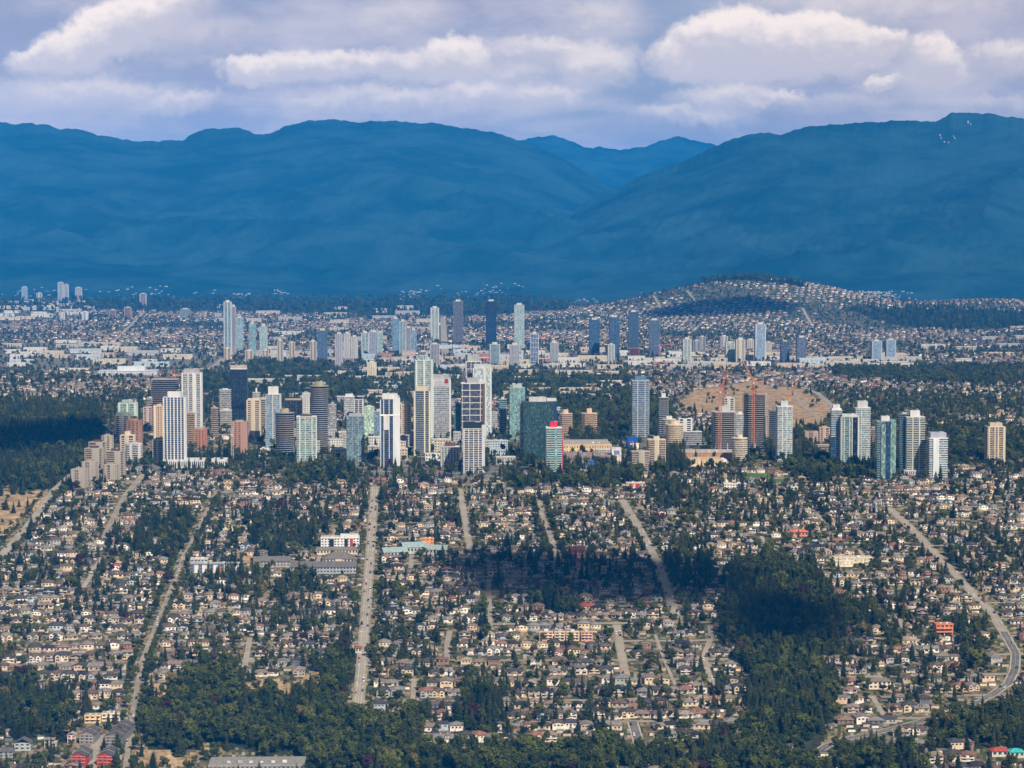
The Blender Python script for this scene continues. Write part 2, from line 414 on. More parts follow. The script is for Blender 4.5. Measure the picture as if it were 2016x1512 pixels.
def cover(px, py):
    """0 housing, 1 wood, 2 dry grass, 3 green grass, 4 paved"""
    c = np.zeros(np.shape(px), int)
    px, py = wobble(px, py)
    for p in PAVED: c[in_poly(px, py, p)] = 4
    for q, p in WOODS.items():
        if 'wood' in q: c[in_poly(px, py, p)] = 1
    for p in DRY: c[in_poly(px, py, p)] = 2
    for p in GREENS: c[in_poly(px, py, p)] = 3
    return c

# ------------------------------------------------------------------ ground sheet
def make_ground():
    s = np.unique(np.concatenate([np.linspace(-1.2, -0.27, 14), np.linspace(-0.27, 0.27, 420), np.linspace(0.27, 1.2, 14)]))
    y = np.concatenate([np.linspace(150, 1800, 12), np.arange(1820, 3700, 7.0), np.geomspace(3710, 13500, 300), np.geomspace(14000, 40000, 14)])
    S, Y = np.meshgrid(s, y); X = S * Y
    Z = terrain(X, Y)
    nx = len(s); ny = len(y)
    V = np.stack([X, Y, Z], -1).reshape(-1, 3)
    i = np.arange(nx * (ny - 1)).reshape(ny - 1, nx)[:, :-1].ravel()
    F = np.stack([i, i + 1, i + nx + 1, i + nx], 1)
    fx, fy = V[F].mean(1)[:, 0], V[F].mean(1)[:, 1]
    px, py = project(fx, fy, terrain(fx, fy))
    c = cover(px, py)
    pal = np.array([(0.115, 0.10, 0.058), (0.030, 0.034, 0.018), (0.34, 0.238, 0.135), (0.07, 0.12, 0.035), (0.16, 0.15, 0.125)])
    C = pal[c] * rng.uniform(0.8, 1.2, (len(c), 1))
    res = c == 0
    mixr = rng.random(len(c))
    C[res & (mixr < .30)] = (0.22, 0.16, 0.09)
    C[res & (mixr > .55)] = (0.050, 0.070, 0.028)
    C[res & (mixr > .93)] = (0.30, 0.27, 0.22)
    C[(fy > 9000) & res] = C[(fy > 9000) & res] * .5 + np.array((.05, .06, .035)) * .5
    wide = np.abs(fx / fy) > .27
    C[wide & (c == 0)] = (0.12, 0.105, 0.062)
    C[fy < 1820] = (0.06, 0.07, 0.035)
    C[fy > 12800] = (0.03, 0.045, 0.025)
    m, N = new_mat('ground_cover')
    at = N.new('ShaderNodeAttribute', attribute_name='tint')
    g = N.new('ShaderNodeNewGeometry').outputs['Position']
    f = N.ramp(N.noise(g, 0.06, 8, 0.65), 0.3, 0.7, a=0.55, b=1.4)
    c1 = N.mix(1.0, at.outputs['Color'], N.new('ShaderNodeCombineColor', {0: f, 1: f, 2: f}).outputs[0], 'MULTIPLY')
    c1 = N.mix(N.math('MULTIPLY', N.ramp(N.noise(g, 0.18, 5, 0.6), 0.52, 0.62), 0.4), c1, (0.06, 0.075, 0.03))
    finish(N, c1, 0.95, 0.1)
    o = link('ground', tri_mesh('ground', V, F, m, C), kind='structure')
    o['label'] = 'town ground of gardens, dry grass and woodland floor'
make_ground()

# ------------------------------------------------------------------ mountains
def make_ridge(name, label, prof, d_foot, d_crest, z_foot, seed, amp, cols, rows, power=1.15):
    pxs = np.array([p[0] for p in prof], float); pys = np.array([p[1] for p in prof], float)
    P = np.linspace(pxs[0], pxs[-1], cols)
    R = np.interp(P, pxs, pys)
    r2 = np.random.default_rng(seed)
    # smooth and roughen the crest line
    k = np.ones(3) / 3; R = np.convolve(np.pad(R, 1, 'edge'), k, 'valid')
    for per, a in ((90, 2.6), (37, 1.7), (14, 1.1), (6, 0.7)):
        ph = r2.uniform(0, 6.28, 3)
        R = R + a * (np.sin(P / per * 2.2 + ph[0]) + 0.6 * np.sin(P / per * 3.7 + ph[1])) * 0.6
    T = np.concatenate([np.linspace(0, 1, rows), np.linspace(1.02, 1.3, 8)])
    rx, ry, rz = ray(P, R)
    zc = CAM_H + (d_crest / ry) * rz
    sl = rx / ry
    SS, TT = np.meshgrid(sl, T); ZC = np.broadcast_to(zc, SS.shape)
    D = d_foot + (d_crest - d_foot) * TT
    t1 = np.clip(TT, 0, 1)
    w_ = 61; zs = np.convolve(np.pad(zc, w_ // 2, 'edge'), np.ones(w_) / w_, 'valid')
    Z = z_foot + (zs[None, :] + (ZC - zs[None, :]) * np.clip(t1 * 4 - 3, 0, 1) ** 2 - z_foot) * t1 ** power
    X = SS * D
    rel = np.zeros_like(Z)
    f = 1 / 2600.0; a = 1.0
    for o in range(9):
        ang = r2.uniform(0, 3.14); ph = r2.uniform(0, 6.28, 4)
        qx = X * math.cos(ang) + D * math.sin(ang); qy = -X * math.sin(ang) + D * math.cos(ang)
        warp = 1.3 * np.sin(qy * f * 1.7 + ph[2]) + 0.7 * np.sin(qx * f * 2.9 + ph[3])
        n = 1 - 2 * np.abs(np.sin(qx * f * 3.1 + ph[0] + warp))
        rel += a * n * (0.6 + 0.4 * np.sin(qy * f * 2.3 + ph[1])); f *= 1.8; a *= 0.60
    Z = Z + rel * amp * np.clip(t1 * 3, 0, 1) * np.clip((1 - t1) * 2.2, 0, 1)
    Z = np.where(TT > 1, ZC - (TT - 1) * 2400, Z)
    Z = np.minimum(Z, np.where(TT < 1, CAM_H + (np.minimum(ZC, zs[None, :] + 400 * (t1 - .8)) - CAM_H) * D / d_crest - 4 - 60 * (1 - t1), Z)) if amp > 0 else Z
    nx = cols; ny = len(T)
    V = np.stack([X, D, Z], -1).reshape(-1, 3)
    i = np.arange(nx * (ny - 1)).reshape(ny - 1, nx)[:, :-1].ravel()
    F = np.stack([i, i + 1, i + nx + 1, i + nx], 1)
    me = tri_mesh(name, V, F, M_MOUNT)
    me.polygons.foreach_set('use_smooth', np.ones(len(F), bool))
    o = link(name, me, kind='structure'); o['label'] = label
    def at(px, t):
        i = float(np.interp(px, P, np.arange(cols))); j = float(np.interp(t, T, np.arange(ny))); a, b = min(int(j), ny - 2), min(int(i), cols - 2); v, u = j - a, i - b
        return tuple(float((1 - v) * ((1 - u) * M[a, b] + u * M[a, b + 1]) + v * ((1 - u) * M[a + 1, b] + u * M[a + 1, b + 1])) for M in (X, D, Z))
    return at
M_MOUNT, _N = new_mat('haze_tinted_forest')
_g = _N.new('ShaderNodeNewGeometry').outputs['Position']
_c = _N.mix(_N.ramp(_N.noise(_g, 0.0016, 10, 0.68), 0.36, 0.64), (0.006, 0.032, 0.052), (0.022, 0.062, 0.085))  # forest albedo tinted blue, carrying part of the air haze in the colour
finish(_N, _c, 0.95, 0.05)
ridge_left = make_ridge('mountain', 'long blue forested mountain range across the left half of the horizon',
    [(-700, 262), (-300, 235), (0, 238), (30, 244), (60, 240), (95, 246), (115, 256), (150, 253), (200, 268), (240, 276), (330, 275), (362, 278), (380, 262), (400, 256), (440, 255), (470, 250), (500, 262), (535, 264), (560, 248), (600, 236), (640, 236), (700, 242), (780, 236), (860, 244), (930, 254), (1000, 270), (1060, 286), (1120, 316), (1200, 370), (1300, 440), (1420, 520), (1500, 590)],
    13300, 20500, 50, 3, 95, 620, 150)
ridge_back = make_ridge('mountain', 'pale distant mountain saddle between the two blue ranges',
    [(950, 300), (1020, 278), (1085, 266), (1130, 278), (1165, 290), (1180, 288), (1220, 298), (1270, 288), (1310, 276), (1336, 268), (1370, 277), (1400, 280), (1440, 300), (1500, 340), (1620, 380)],
    21500, 27000, 150, 5, 80, 200, 30)
ridge_right = make_ridge('mountain', 'broad blue mountain slope rising to the right edge',
    [(860, 592), (900, 560), (960, 512), (1000, 478), (1040, 448), (1100, 424), (1190, 380), (1260, 350), (1330, 322), (1380, 300), (1420, 280), (1470, 268), (1500, 262), (1540, 264), (1600, 248), (1650, 242), (1760, 240), (1840, 238), (1870, 222), (1950, 222), (1985, 230), (2016, 236), (2120, 250), (2400, 300), (2700, 350)],
    12900, 17800, 50, 9, 80, 620, 130)
# ------------------------------------------------------------------ roads, draped on the ground
GRID = -0.0416                                   # the street grid points slightly left of straight ahead
GN = np.array([GRID, 1.0]) / math.hypot(GRID, 1); GE = np.array([GN[1], -GN[0]])
def world_line(pts): return np.array([ground_at(*p)[:2] for p in pts])
def resample(W, step):
    seg = np.hypot(*np.diff(W, axis=0).T); s = np.concatenate([[0], np.cumsum(seg)])
    t = np.linspace(0, s[-1], max(2, int(s[-1] / step) + 1))
    return np.stack([np.interp(t, s, W[:, 0]), np.interp(t, s, W[:, 1])], 1)
def ribbon_arrays(W, width, lift, offset=0.0, step=9.0):
    R = resample(W, step)
    T = np.gradient(R, axis=0); T /= np.hypot(T[:, 0], T[:, 1])[:, None] + 1e-9
    Nn = np.stack([T[:, 1], -T[:, 0]], 1)
    offs = np.linspace(-width / 2, width / 2, 3) + offset
    V = []
    for o in offs:
        q = R + Nn * o
        V.append(np.column_stack([q, terrain(q[:, 0], q[:, 1]) + lift]))
    V = np.stack(V, 1).reshape(-1, 3); n = len(R)
    F = []
    for i in range(n - 1):
        for j in range(2):
            a = i * 3 + j; F.append((a, a + 1, a + 4, a + 3))
    return V, np.array(F)
def ribbon(name, W, width, lift, mat, label, offset=0.0):
    V, F = ribbon_arrays(W, width, lift, offset)
    o = link(name, tri_mesh(name, V, F, mat), kind='structure'); o['label'] = label
    return o
ROADS = {  # name: (pixels, width m, material, label)
    'broad avenue': ([(703, 1404), (712, 1320), (722, 1180), (731, 1060), (738, 958)], 11.0, M_ROAD, 'broad pale avenue climbing straight from the wood to the towers'),
    'left street': ([(246, 1520), (252, 1470), (262, 1400), (280, 1300), (320, 1200), (360, 1100), (428, 965)], 6.0, M_STREET, 'long side street climbing left of the broad avenue'),
    'park road': ([(-30, 1128), (0, 1098), (55, 1036), (106, 966), (142, 934)], 11.0, M_ROAD, 'pale road along the edge of the dry park'),
    'tower foot lane': ([(205, 1060), (245, 978), (282, 934)], 8.0, M_STREET, 'short street running up to the grey concrete towers'),
    'mid street': ([(925, 1080), (916, 1030), (905, 962)], 7.5, M_ROAD, 'pale street ending above the teal roofed school'),
    'leafy street': ([(1100, 1105), (1080, 1050), (1060, 985)], 7.5, M_STREET, 'leafy street right of the pale mid street'),
    'straight street': ([(1332, 1218), (1310, 1150), (1290, 1100), (1258, 1040), (1225, 984)], 10.0, M_ROAD, 'straight street right of centre below the shopping mall'),
    'diagonal road': ([(1976, 1244), (1950, 1204), (1925, 1178), (1880, 1130), (1840, 1088), (1796, 1042), (1750, 1000)], 11.0, M_ROAD, 'wide diagonal road on the right hand hillside'),
    'bending lane': ([(1404, 1352), (1392, 1316), (1386, 1290), (1400, 1256), (1398, 1232)], 7.0, M_ROAD, 'bending lane beside the ravine wood'),
    'lower street': ([(1232, 1332), (1222, 1280), (1214, 1230)], 8.0, M_ROAD, 'short pale street below the peach terraces'),
    'thin lane': ([(1332, 1354), (1308, 1300), (1290, 1250)], 4.0, M_ROAD, 'thin back lane left of the bending lane'),
    'cul-de-sac': ([(1262, 1480), (1254, 1450), (1245, 1420)], 9.0, M_NEWROAD, 'grey cul-de-sac with pale kerbs near the lower wood'),
    'side lane': ([(476, 1342), (484, 1300), (492, 1256)], 7.0, M_ROAD, 'short lane above the brown field'),
    'short lane': ([(880, 1302), (880, 1270), (886, 1242)], 7.0, M_ROAD, 'short wide lane between gardens'),
    'shaded lane': ([(966, 1240), (964, 1190), (962, 1140)], 6.0, M_STREET, 'lane in the cloud shadow'),
    'winding road': ([(1588, 1494), (1610, 1480), (1632, 1466), (1668, 1454), (1720, 1444), (1800, 1424), (1850, 1408), (1900, 1393), (1950, 1370), (1985, 1346), (1998, 1318), (2000, 1286), (1976, 1244)], 9.0, M_NEWROAD, 'winding road with pale pavements in the lower right'),
    'terrace drive': ([(178, 1520), (188, 1470), (200, 1448)], 8.0, M_ROAD, 'pale drive between the red terraces'),
    'far boulevard': ([(876, 700), (874, 660), (872, 626)], 22.0, M_ROAD, 'far boulevard climbing behind the pale tower'),
    'far left road': ([(150, 655), (190, 632)], 14.0, M_ROAD, 'far pale road on the left'), 'far ridge road': ([(226, 670), (280, 618)], 14.0, M_ROAD, 'far pale road climbing the left ridge'),
    'far side road': ([(312, 672), (330, 645)], 12.0, M_ROAD, 'short far pale road'),
    'park rim road': ([(1634, 822), (1640, 800), (1610, 775), (1580, 762)], 11.0, M_ROAD, 'road round the rim of the dry cemetery'),
    'left valley road': ([(402, 738), (440, 706)], 22.0, M_ROAD, 'wide valley road at the foot of the far left towers'),
    'cemetery path': ([(1400, 800), (1470, 806), (1540, 796), (1600, 790)], 7.0, M_ROAD, 'pale path across the dry cemetery'), 'cemetery drive': ([(1562, 772), (1580, 800), (1618, 826)], 7.0, M_ROAD, 'pale drive down the dry cemetery'),
    'hill street': ([(1300, 606), (1286, 582)], 10.0, M_ROAD, 'pale street climbing the house covered hill'), 'hill lane': ([(1370, 596), (1352, 572)], 9.0, M_ROAD, 'second pale street on the house covered hill'),
    'far right street': ([(1600, 640), (1580, 606)], 11.0, M_ROAD, 'pale street right of the house covered hill'),
}
ROADW = {}
for nm, (pts, wd, mt, lab) in ROADS.items():
    W = world_line(pts); ROADW[nm] = W; wd = wd * (.8 if W[:, 1].mean() < 4200 else 1.0)
    if wd >= 6 and W[:, 1].mean() < 4200: ribbon('pavement', W, wd + 2.8, 0.16, M_WALK if nm in ('winding road', 'cul-de-sac') else M_VERGE, 'pale verge and pavement of the ' + nm)
    ribbon('road', W, wd, 0.30, mt, lab)
lane_rng = random.Random(5)
for k in range(-7, 10):
    for b in range(0, 19):
        if lane_rng.random() > .34: continue
        u, v = k * 88 + lane_rng.uniform(-22, 22), 2090 + b * 77 + lane_rng.uniform(-6, 6)
        W = np.array([(u + q * .02) * GE + (v + q) * GN for q in (0, 34, 70)])
        px, py = project(W[:, 0], W[:, 1], terrain(W[:, 0], W[:, 1]))
        if (cover(px, py) == 1).any() or px.min() < 10 or px.max() > 2010 or py.max() > 1440 or py.min() < 965 or px.min() < 160: continue
        if any(np.min(np.hypot(R2[:, 0] - W[1, 0], R2[:, 1] - W[1, 1])) < 45 for R2 in (resample(q, 10) for q in ROADW.values())): continue
        nm = f'garden lane {k} {b}'; ROADW[nm] = W; ROADS[nm] = (None, 5.0, M_ROAD, '')
        ribbon('road', W, lane_rng.uniform(3.6, 5.6), 0.28, M_ROAD, 'thin pale lane between the gardens')
# painted lines of the avenue, the diagonal and the winding road
mk_v, mk_f, base = [], [], 0
for nm, half in (('broad avenue', 8.8), ('diagonal road', 8.8), ('winding road', 7.2)):
    W = ROADW[nm]
    for off, dash in ((0.0, True), (half / 2 - 1.9, False), (1.9 - half / 2, False)):
        V, F = ribbon_arrays(W, 0.22, 0.36, off, 4.0)
        if dash: F = F[(np.arange(len(F)) // 2) % 2 == 0]
        elif nm != 'broad avenue': continue
        mk_v.append(V); mk_f.append(F + base); base += len(V)
    if nm == 'broad avenue':
        for t in (0.30, 0.52, 0.60):
            P = W[0] + (W[-1] - W[0]) * t; d = (W[-1] - W[0]); d /= np.hypot(*d); nn = np.array([d[1], -d[0]])
            for k in range(-4, 5, 2):
                c = [P + nn * (k * .9 - .3), P + nn * (k * .9 + .3), P + nn * (k * .9 + .3) + d * 3, P + nn * (k * .9 - .3) + d * 3]
                V = np.array([(q[0], q[1], float(terrain(q[0], q[1])) + .38) for q in c]); mk_v.append(V); mk_f.append(np.array([[0, 1, 2, 3]]) + base); base += 4
o = link('road_marking', tri_mesh('road_marking', np.vstack(mk_v), np.vstack(mk_f), M_MARK), kind='structure'); o['label'] = 'white painted lines and crossings on the roads'

def road_dist(x, y, names=None):
    x = np.asarray(x, float); y = np.asarray(y, float); best = np.full(x.shape, 1e9)
    for nm, W in ROADW.items():
        if names and nm not in names: continue
        hw = ROADS[nm][1] / 2
        for a, b in zip(W[:-1], W[1:]):
            d = b - a; L2 = d @ d
            t = np.clip(((x - a[0]) * d[0] + (y - a[1]) * d[1]) / L2, 0, 1)
            best = np.minimum(best, np.hypot(x - a[0] - t * d[0], y - a[1] - t * d[1]) - hw)
    return best

# ------------------------------------------------------------------ towers
WHT, OFF, CRM, CRD, TAN, CON, CND, BRK, GRY = (.70, .69, .67), (.58, .57, .55), (.64, .54, .40), (.54, .44, .32), (.45, .35, .26), (.46, .41, .34), (.36, .33, .28), (.38, .21, .14), (.38, .38, .38)
LGL, GGL, TEA, BLU, NAV, BLK, DRK, BRN = (.26, .34, .34), (.17, .27, .25), (.06, .16, .16), (.10, .20, .30), (.02, .05, .10), (.012, .018, .028), (.045, .06, .08), (.12, .07, .05)
FOOT = []                                            # footprints that houses and trees keep off
LAND = []                                            # landmarks for telling low buildings apart
def plan(shape, W, D):
    a, b = W / 2, D / 2
    if shape == 'rect': return [(-a, -b), (a, -b), (a, b), (-a, b)]
    if shape == 'cham':
        c = min(a, b) * .42
        return [(-a + c, -b), (a - c, -b), (a, -b + c), (a, b - c), (a - c, b), (-a + c, b), (-a, b - c), (-a, -b + c)]
    n = 18
    return [(a * math.sin(-math.pi + 2 * math.pi * (k + .5) / n), b * math.cos(-math.pi + 2 * math.pi * (k + .5) / n) ) for k in range(n)][::-1]
def offset_poly(poly, W, D, p):
    return [(x * (1 + 2 * p / W), y * (1 + 2 * p / D)) for x, y in poly]
STY = {  # slab height, slab projection, slab every n storeys, piers (face fractions), pier projection, shape
    'bal': (.92, 1.1, 1, [], 1.3, 'rect'), 'balp': (.85, .9, 1, [(0, .1), (.45, .56), (.9, 1)], 1.2, 'rect'),
    'balc': (1.15, 1.1, 1, [], 1.3, 'cham'), 'strip': (.7, .18, 1, [(0, .05), (.15, .20), (.31, .36), (.47, .53), (.64, .69), (.80, .85), (.95, 1)], .6, 'rect'),
    'conc': (1.3, .25, 1, [(0, .30), (.42, .46), (.60, 1)], .5, 'rect'), 'concb': (1.35, .3, 1, [(.0, .08), (.30, .62), (.92, 1)], .55, 'rect'),
    'edge': (1.0, .2, 1, [(0, .08), (.92, 1)], .6, 'rect'), 'glass': (.55, .12, 1, [(.32, .35), (.66, .69)], .25, 'rect'),
    'dark': (.35, .1, 1, [(.1, .115), (.2, .215), (.3, .315), (.4, .415), (.5, .515), (.6, .615), (.7, .715), (.8, .815), (.9, .915)], .3, 'rect'),
    'grid': (.8, .3, 1, [(0, .05), (.24, .28), (.48, .52), (.72, .76), (.95, 1)], .5, 'rect'), 'frame': (1.2, .5, 4, [(0, .04), (.33, .36), (.66, .69), (.96, 1)], .7, 'rect'),
    'round': (1.2, .9, 1, [], 1.2, 'round'), 'curve': (1.0, 1.5, 1, [], 1.2, 'round'), 'skel': (.55, 2.6, 1, [], .1, 'rect'), 'punch': (1.5, .3, 1, [(0, .14), (.26, .4), (.52, .66), (.78, .9), (.95, 1)], .36, 'rect'),
}
def tower(cx, w, yt, yb, style, glass, clad, short, extra='', name='apartment_tower', cat='tower', yaw=None, ratio=.85, cap=WHT, capw=.5, caph=5.0, pier=None, slab=None, parts=(), podium=None, piers=None, fh=3.05, every=None, grp=None):
    x, y, z = ground_at(cx, yb)
    hs, ps, ev, pf, pp, shape = STY[style]
    clad = tuple(c * .84 for c in clad)
    if cap: cap = tuple(c * .88 for c in cap)
    if piers is not None: pf = piers
    if every: ev = every
    yw = GRID * -1 if yaw is None else math.radians(yaw)
    wa = w * y / FPX
    W = wa / (abs(math.cos(yw)) + (ratio * abs(math.sin(yw)) if shape == 'rect' else 0)) - 2 * min(ps, 1.2) * .8
    W = max(W, 6.0); D = W * ratio
    y += D / 2; x = (cx - 1008) / FPX * (y * CA - (z - CAM_H) * SA)
    z = float(terrain(x, y))
    _, ry, rz = ray(cx, yt)
    H = CAM_H + (y - D / 2) / ry * rz - z
    H = max(H - (caph if cap else 0), 8)
    root = empty(name, (x, y, z), yw)
    tag(root, (short + ' ' + extra).strip(), cat, grp)
    LAND.append((short, cx, yb)); FOOT.append((x, y, math.hypot(W, D) * .5 + (10 if podium else 3)))
    P = plan(shape, W, D)
    link('facade', MB().prism(P, -6, H).mesh('facade', M_GLASS), root, glass)
    n = int(H / fh); mb = MB(); Q = offset_poly(P, W, D, ps)
    for k in range(1, n + 1):
        if k % ev: continue
        zz = k * fh
        if style == 'curve':
            s = 1 + .045 * math.sin(k * .42 + cx); mb.prism([(a * s, b * s) for a, b in Q], zz - hs, zz)
        else: mb.prism(Q, zz - hs, zz)
    o = link('floor_slabs', mb.mesh('floor_slabs', M_CONC), root, tuple(c * .86 for c in (slab or clad)), 'stuff')
    if shape == 'rect' and pf:
        near = y < 5200
        for fi in range(4):
            a, b = Vector(P[fi]).to_2d(), Vector(P[(fi + 1) % 4]).to_2d(); d = b - a; nn = Vector((d.y, -d.x)).normalized()
            if fi == 2: continue
            mj = MB()
            for f0, f1 in pf:
                q = [a + d * f0 - nn * .3, a + d * f0 + nn * pp, a + d * f1 + nn * pp, a + d * f1 - nn * .3]
                if near and style != 'dark':
                    link('pier', MB().prism(q, -5, H + .5).mesh('pier', M_CONC), root, pier or clad)
                else: mj.prism(q, -5, H + .5)
            if mj.v: link('piers', mj.mesh('piers', M_CONC), root, pier or clad, 'stuff')
    rs = link('roof_slab', MB().prism(offset_poly(P, W, D, ps + .15), H + .02, H + 1.0).mesh('roof_slab', M_CONC), root, slab or clad)
    if cap:
        cw, cdp = W * capw / 2, D * capw / 2
        if shape == 'rect' or style == 'balc': MBc = MB().box(-cw, cw, -cdp, cdp, H + .9, H + caph)
        else: MBc = MB().prism(plan('round', cw * 2, cdp * 2), H + .9, H + caph)
        link('roof_plant', MBc.mesh('roof_plant', M_CONC), rs, cap)
        if caph > 3.5 and y < 5500:
            link('vent', MB().box(cw * .2, cw * .7, -cdp * .5, cdp * .2, H + caph - .05, H + caph + 1.1).mesh('vent', M_CONC), rs, GRY)
    for (pn, x0, x1, y0, y1, z0, z1, col, mat) in parts:
        link(pn, MB().box(x0 * W, x1 * W, y0 * D, y1 * D, z0 * H, z1 * H).mesh(pn, mat), root, col)
    if podium:
        l, r, ph, pc = podium
        k = y / FPX
        p = MB().box((l - cx) * k, (r - cx) * k, -D * .5 - 5, D * .7, -6, ph)
        pd = link('podium', p.mesh('podium', M_CONC), root, pc)
        q = MB(); m_ = max(3, int((r - l) / 4))
        for i in range(m_):
            a = (l - cx) * k + (r - l) * k * (i + .25) / m_
            q.box(a, a + (r - l) * k * .5 / m_, -D * .5 - 5.06, -D * .5 - 4.5, ph * .15, ph * .78)
        link('podium_windows', q.mesh('podium_windows', M_GLASS), pd, DRK, 'stuff')
    return root
G, C_ = M_GLASS, M_CONC
# near cluster, left
tower(157, 32, 921, 962, 'conc', BRN, CON, 'grey concrete tower standing frontmost by the park', cap=CND, capw=.45, caph=3, yaw=-14)
tower(178, 31, 906, 946, 'conc', BRN, CON, 'grey concrete tower second back from the park road', cap=CND, caph=3, yaw=-14)
tower(186, 36, 879, 925, 'conc', BRN, CON, 'grey banded tower with a dark rooftop by the park', cap=BRN, caph=3.5, yaw=-14, piers=[(0, .04), (.5, 1)])
tower(193, 34, 867, 905, 'conc', BRN, CON, 'grey tower half hidden behind the banded tower', cap=BRN, caph=3.5, yaw=-14, piers=[(0, .04), (.55, 1)])
tower(212, 22, 855, 894, 'concb', DRK, CRM, 'slim cream tower at the back of the grey group', cap=CON, caph=3, yaw=-14)
tower(220, 31, 912, 948, 'conc', BRN, CON, 'grey tower with one white strip near the short street', cap=CND, caph=3, yaw=-14, piers=[(.1, .34), (.56, 1)])
tower(228, 36, 884, 938, 'conc', BRN, CON, 'broad grey tower with a dark roof hut', cap=BRN, caph=4, yaw=-14, piers=[(0, .03), (.6, 1)])
tower(264, 36, 871, 911, 'conc', DRK, OFF, 'dark windowed tower with three broad white fins', cap=GRY, caph=3, yaw=12, piers=[(.18, .36), (.72, .9)])
tower(252, 29, 850, 895, 'concb', DRK, CRM, 'stepped cream tower behind the white finned tower', cap=CRM, caph=6, capw=.4)
tower(242, 30, 813, 868, 'concb', DRK, CRM, 'cream tower with a pale green crown', cap=(.45, .6, .45), capw=.85, caph=5)
tower(265, 31, 825, 878, 'punch', BRN, BRK, 'orange brick tower beside the cream towers', cap=(.6, .3, .18), caph=3.5)
tower(252, 37, 788, 832, 'balp', GGL, (.6, .68, .6), 'pale green and white stepped tower behind the brick one', cap=GRY, capw=.6, caph=6, parts=[('upper_storey', -.38, .38, -.38, .38, 1.0, 1.08, GGL, G)])
tower(292, 19, 800, 838, 'concb', BRN, (.55, .42, .36), 'pinkish slab tower with one cream strip', cap=TAN, caph=2.5)
tower(297, 15, 781, 820, 'bal', DRK, OFF, 'small white balcony tower behind the pinkish slab', cap=OFF, caph=3)
tower(314, 20, 796, 866, 'punch', BRN, (.62, .45, .30), 'tan striped tower left of the tall white striped one', cap=CRM, caph=4, parts=[('side_strip', -.56, -.3, -.56, .2, 0, 1.04, CRM, C_)])
tower(312, 21, 862, 914, 'conc', BLK, OFF, 'dark low tower with one cream fin', cap=GRY, caph=3, piers=[(.3, .55), (.93, 1)])
tower(326, 50, 748, 852, 'skel', BLK, (.34, .26, .22), 'half built brown tower under an orange crane', name='construction_tower', cap=None, slab=(.36, .30, .26))
tower(379, 40, 727, 854, 'grid', (.16, .18, .2), WHT, 'tall white gridded tower behind the striped one', cap=GRY, capw=.8, caph=7, piers=[(0, .06), (.3, .36), (.55, .75), (.94, 1)])
tower(345, 44, 772, 921, 'strip', NAV, WHT, 'tall white tower with navy vertical stripes', 'over a white podium', cap=WHT, capw=.62, caph=8, podium=(322, 448, 11, OFF), slab=(.35, .38, .42))
tower(376, 17, 810, 874, 'bal', BRN, CRD, 'tan banded tower tucked right of the striped tower', cap=TAN, caph=3)
tower(395, 26, 842, 882, 'punch', BRN, (.42, .20, .13), 'low red brown brick slab left of the dark crane pole', cap=TAN, caph=3)
tower(444, 23, 765, 840, 'bal', (.2, .2, .18), OFF, 'white balcony tower left of the black tower', cap=OFF, caph=3)
tower(445, 23, 805, 842, 'bal', (.2, .2, .18), (.66, .66, .58), 'low pale balcony tower in front of the white one', cap=OFF, caph=3)
tower(471, 34, 720, 834, 'dark', BLK, (.05, .07, .10), 'black glass tower with a notched waist', name='office_tower', cap=CON, capw=.96, caph=7, ratio=.8, parts=[('waist_storey', -.57, .54, -.58, .58, .30, .40, BLK, G), ('roof_screen', -.49, .49, -.49, .49, 1.01, 1.03, OFF, C_)], slab=(.03, .045, .07))
tower(472, 32, 828, 891, 'punch', BRN, (.42, .24, .18), 'red brick slab at the foot of the black tower', cap=TAN, caph=3, piers=[(.0, .2), (.32, .46), (.58, 1)])
tower(500, 28, 785, 869, 'concb', DRK, CRM, 'large cream tower with dark window slots', cap=CRM, capw=.8, caph=3, ratio=.8)
tower(518, 20, 782, 845, 'bal', DRK, CRM, 'cream balcony wing right of the large cream tower', cap=(.3, .5, .42), capw=.4, caph=3)
tower(539, 30, 762, 880, 'edge', BLU, OFF, 'slim blue tower with a white fin and open white crown', cap=WHT, capw=.7, caph=12, piers=[(.42, .5), (.94, 1)])
tower(629, 36, 752, 886, 'curve', BLK, (.36, .34, .31), 'tallest curved dark banded tower with an ochre drum', cap=(.42, .38, .2), capw=.55, caph=7)
tower(561, 38, 806, 901, 'curve', BLK, (.33, .31, .29), 'shorter curved dark banded tower with an ochre drum', cap=(.42, .38, .2), capw=.5, caph=6)
tower(578, 36, 786, 828, 'glass', BLK, (.08, .06, .06), 'low black office block with a round tan roof', name='office_block', cat='building', cap=TAN, caph=2.5, capw=.9)
tower(603, 14, 771, 850, 'punch', BLK, WHT, 'thin white chequered tower beside the curved tower', cap=GRY, caph=3)
tower(604, 40, 816, 914, 'balp', GGL, (.66, .70, .66), 'pale green tower with two cream spines', 'before the curved pair', cap=BRN, capw=.6, caph=4, piers=[(.12, .18), (.42, .47), (.78, .83)])
tower(688, 22, 776, 842, 'bal', GRY, WHT, 'white tower with a black roof box behind the grey glass one', cap=WHT, capw=.8, caph=5)
tower(706, 20, 782, 846, 'balp', DRK, OFF, 'dark and white tower beside the pale mint tower', cap=BLK, capw=.9, caph=4)
tower(727, 20, 798, 863, 'glass', (.35, .48, .38), (.55, .68, .55), 'pale mint green tower', cap=(.5, .6, .5), caph=3)
tower(700, 36, 815, 909, 'glass', (.12, .19, .22), (.28, .34, .36), 'grey green glass tower before the mint one', cap=GRY, capw=.7, caph=4)
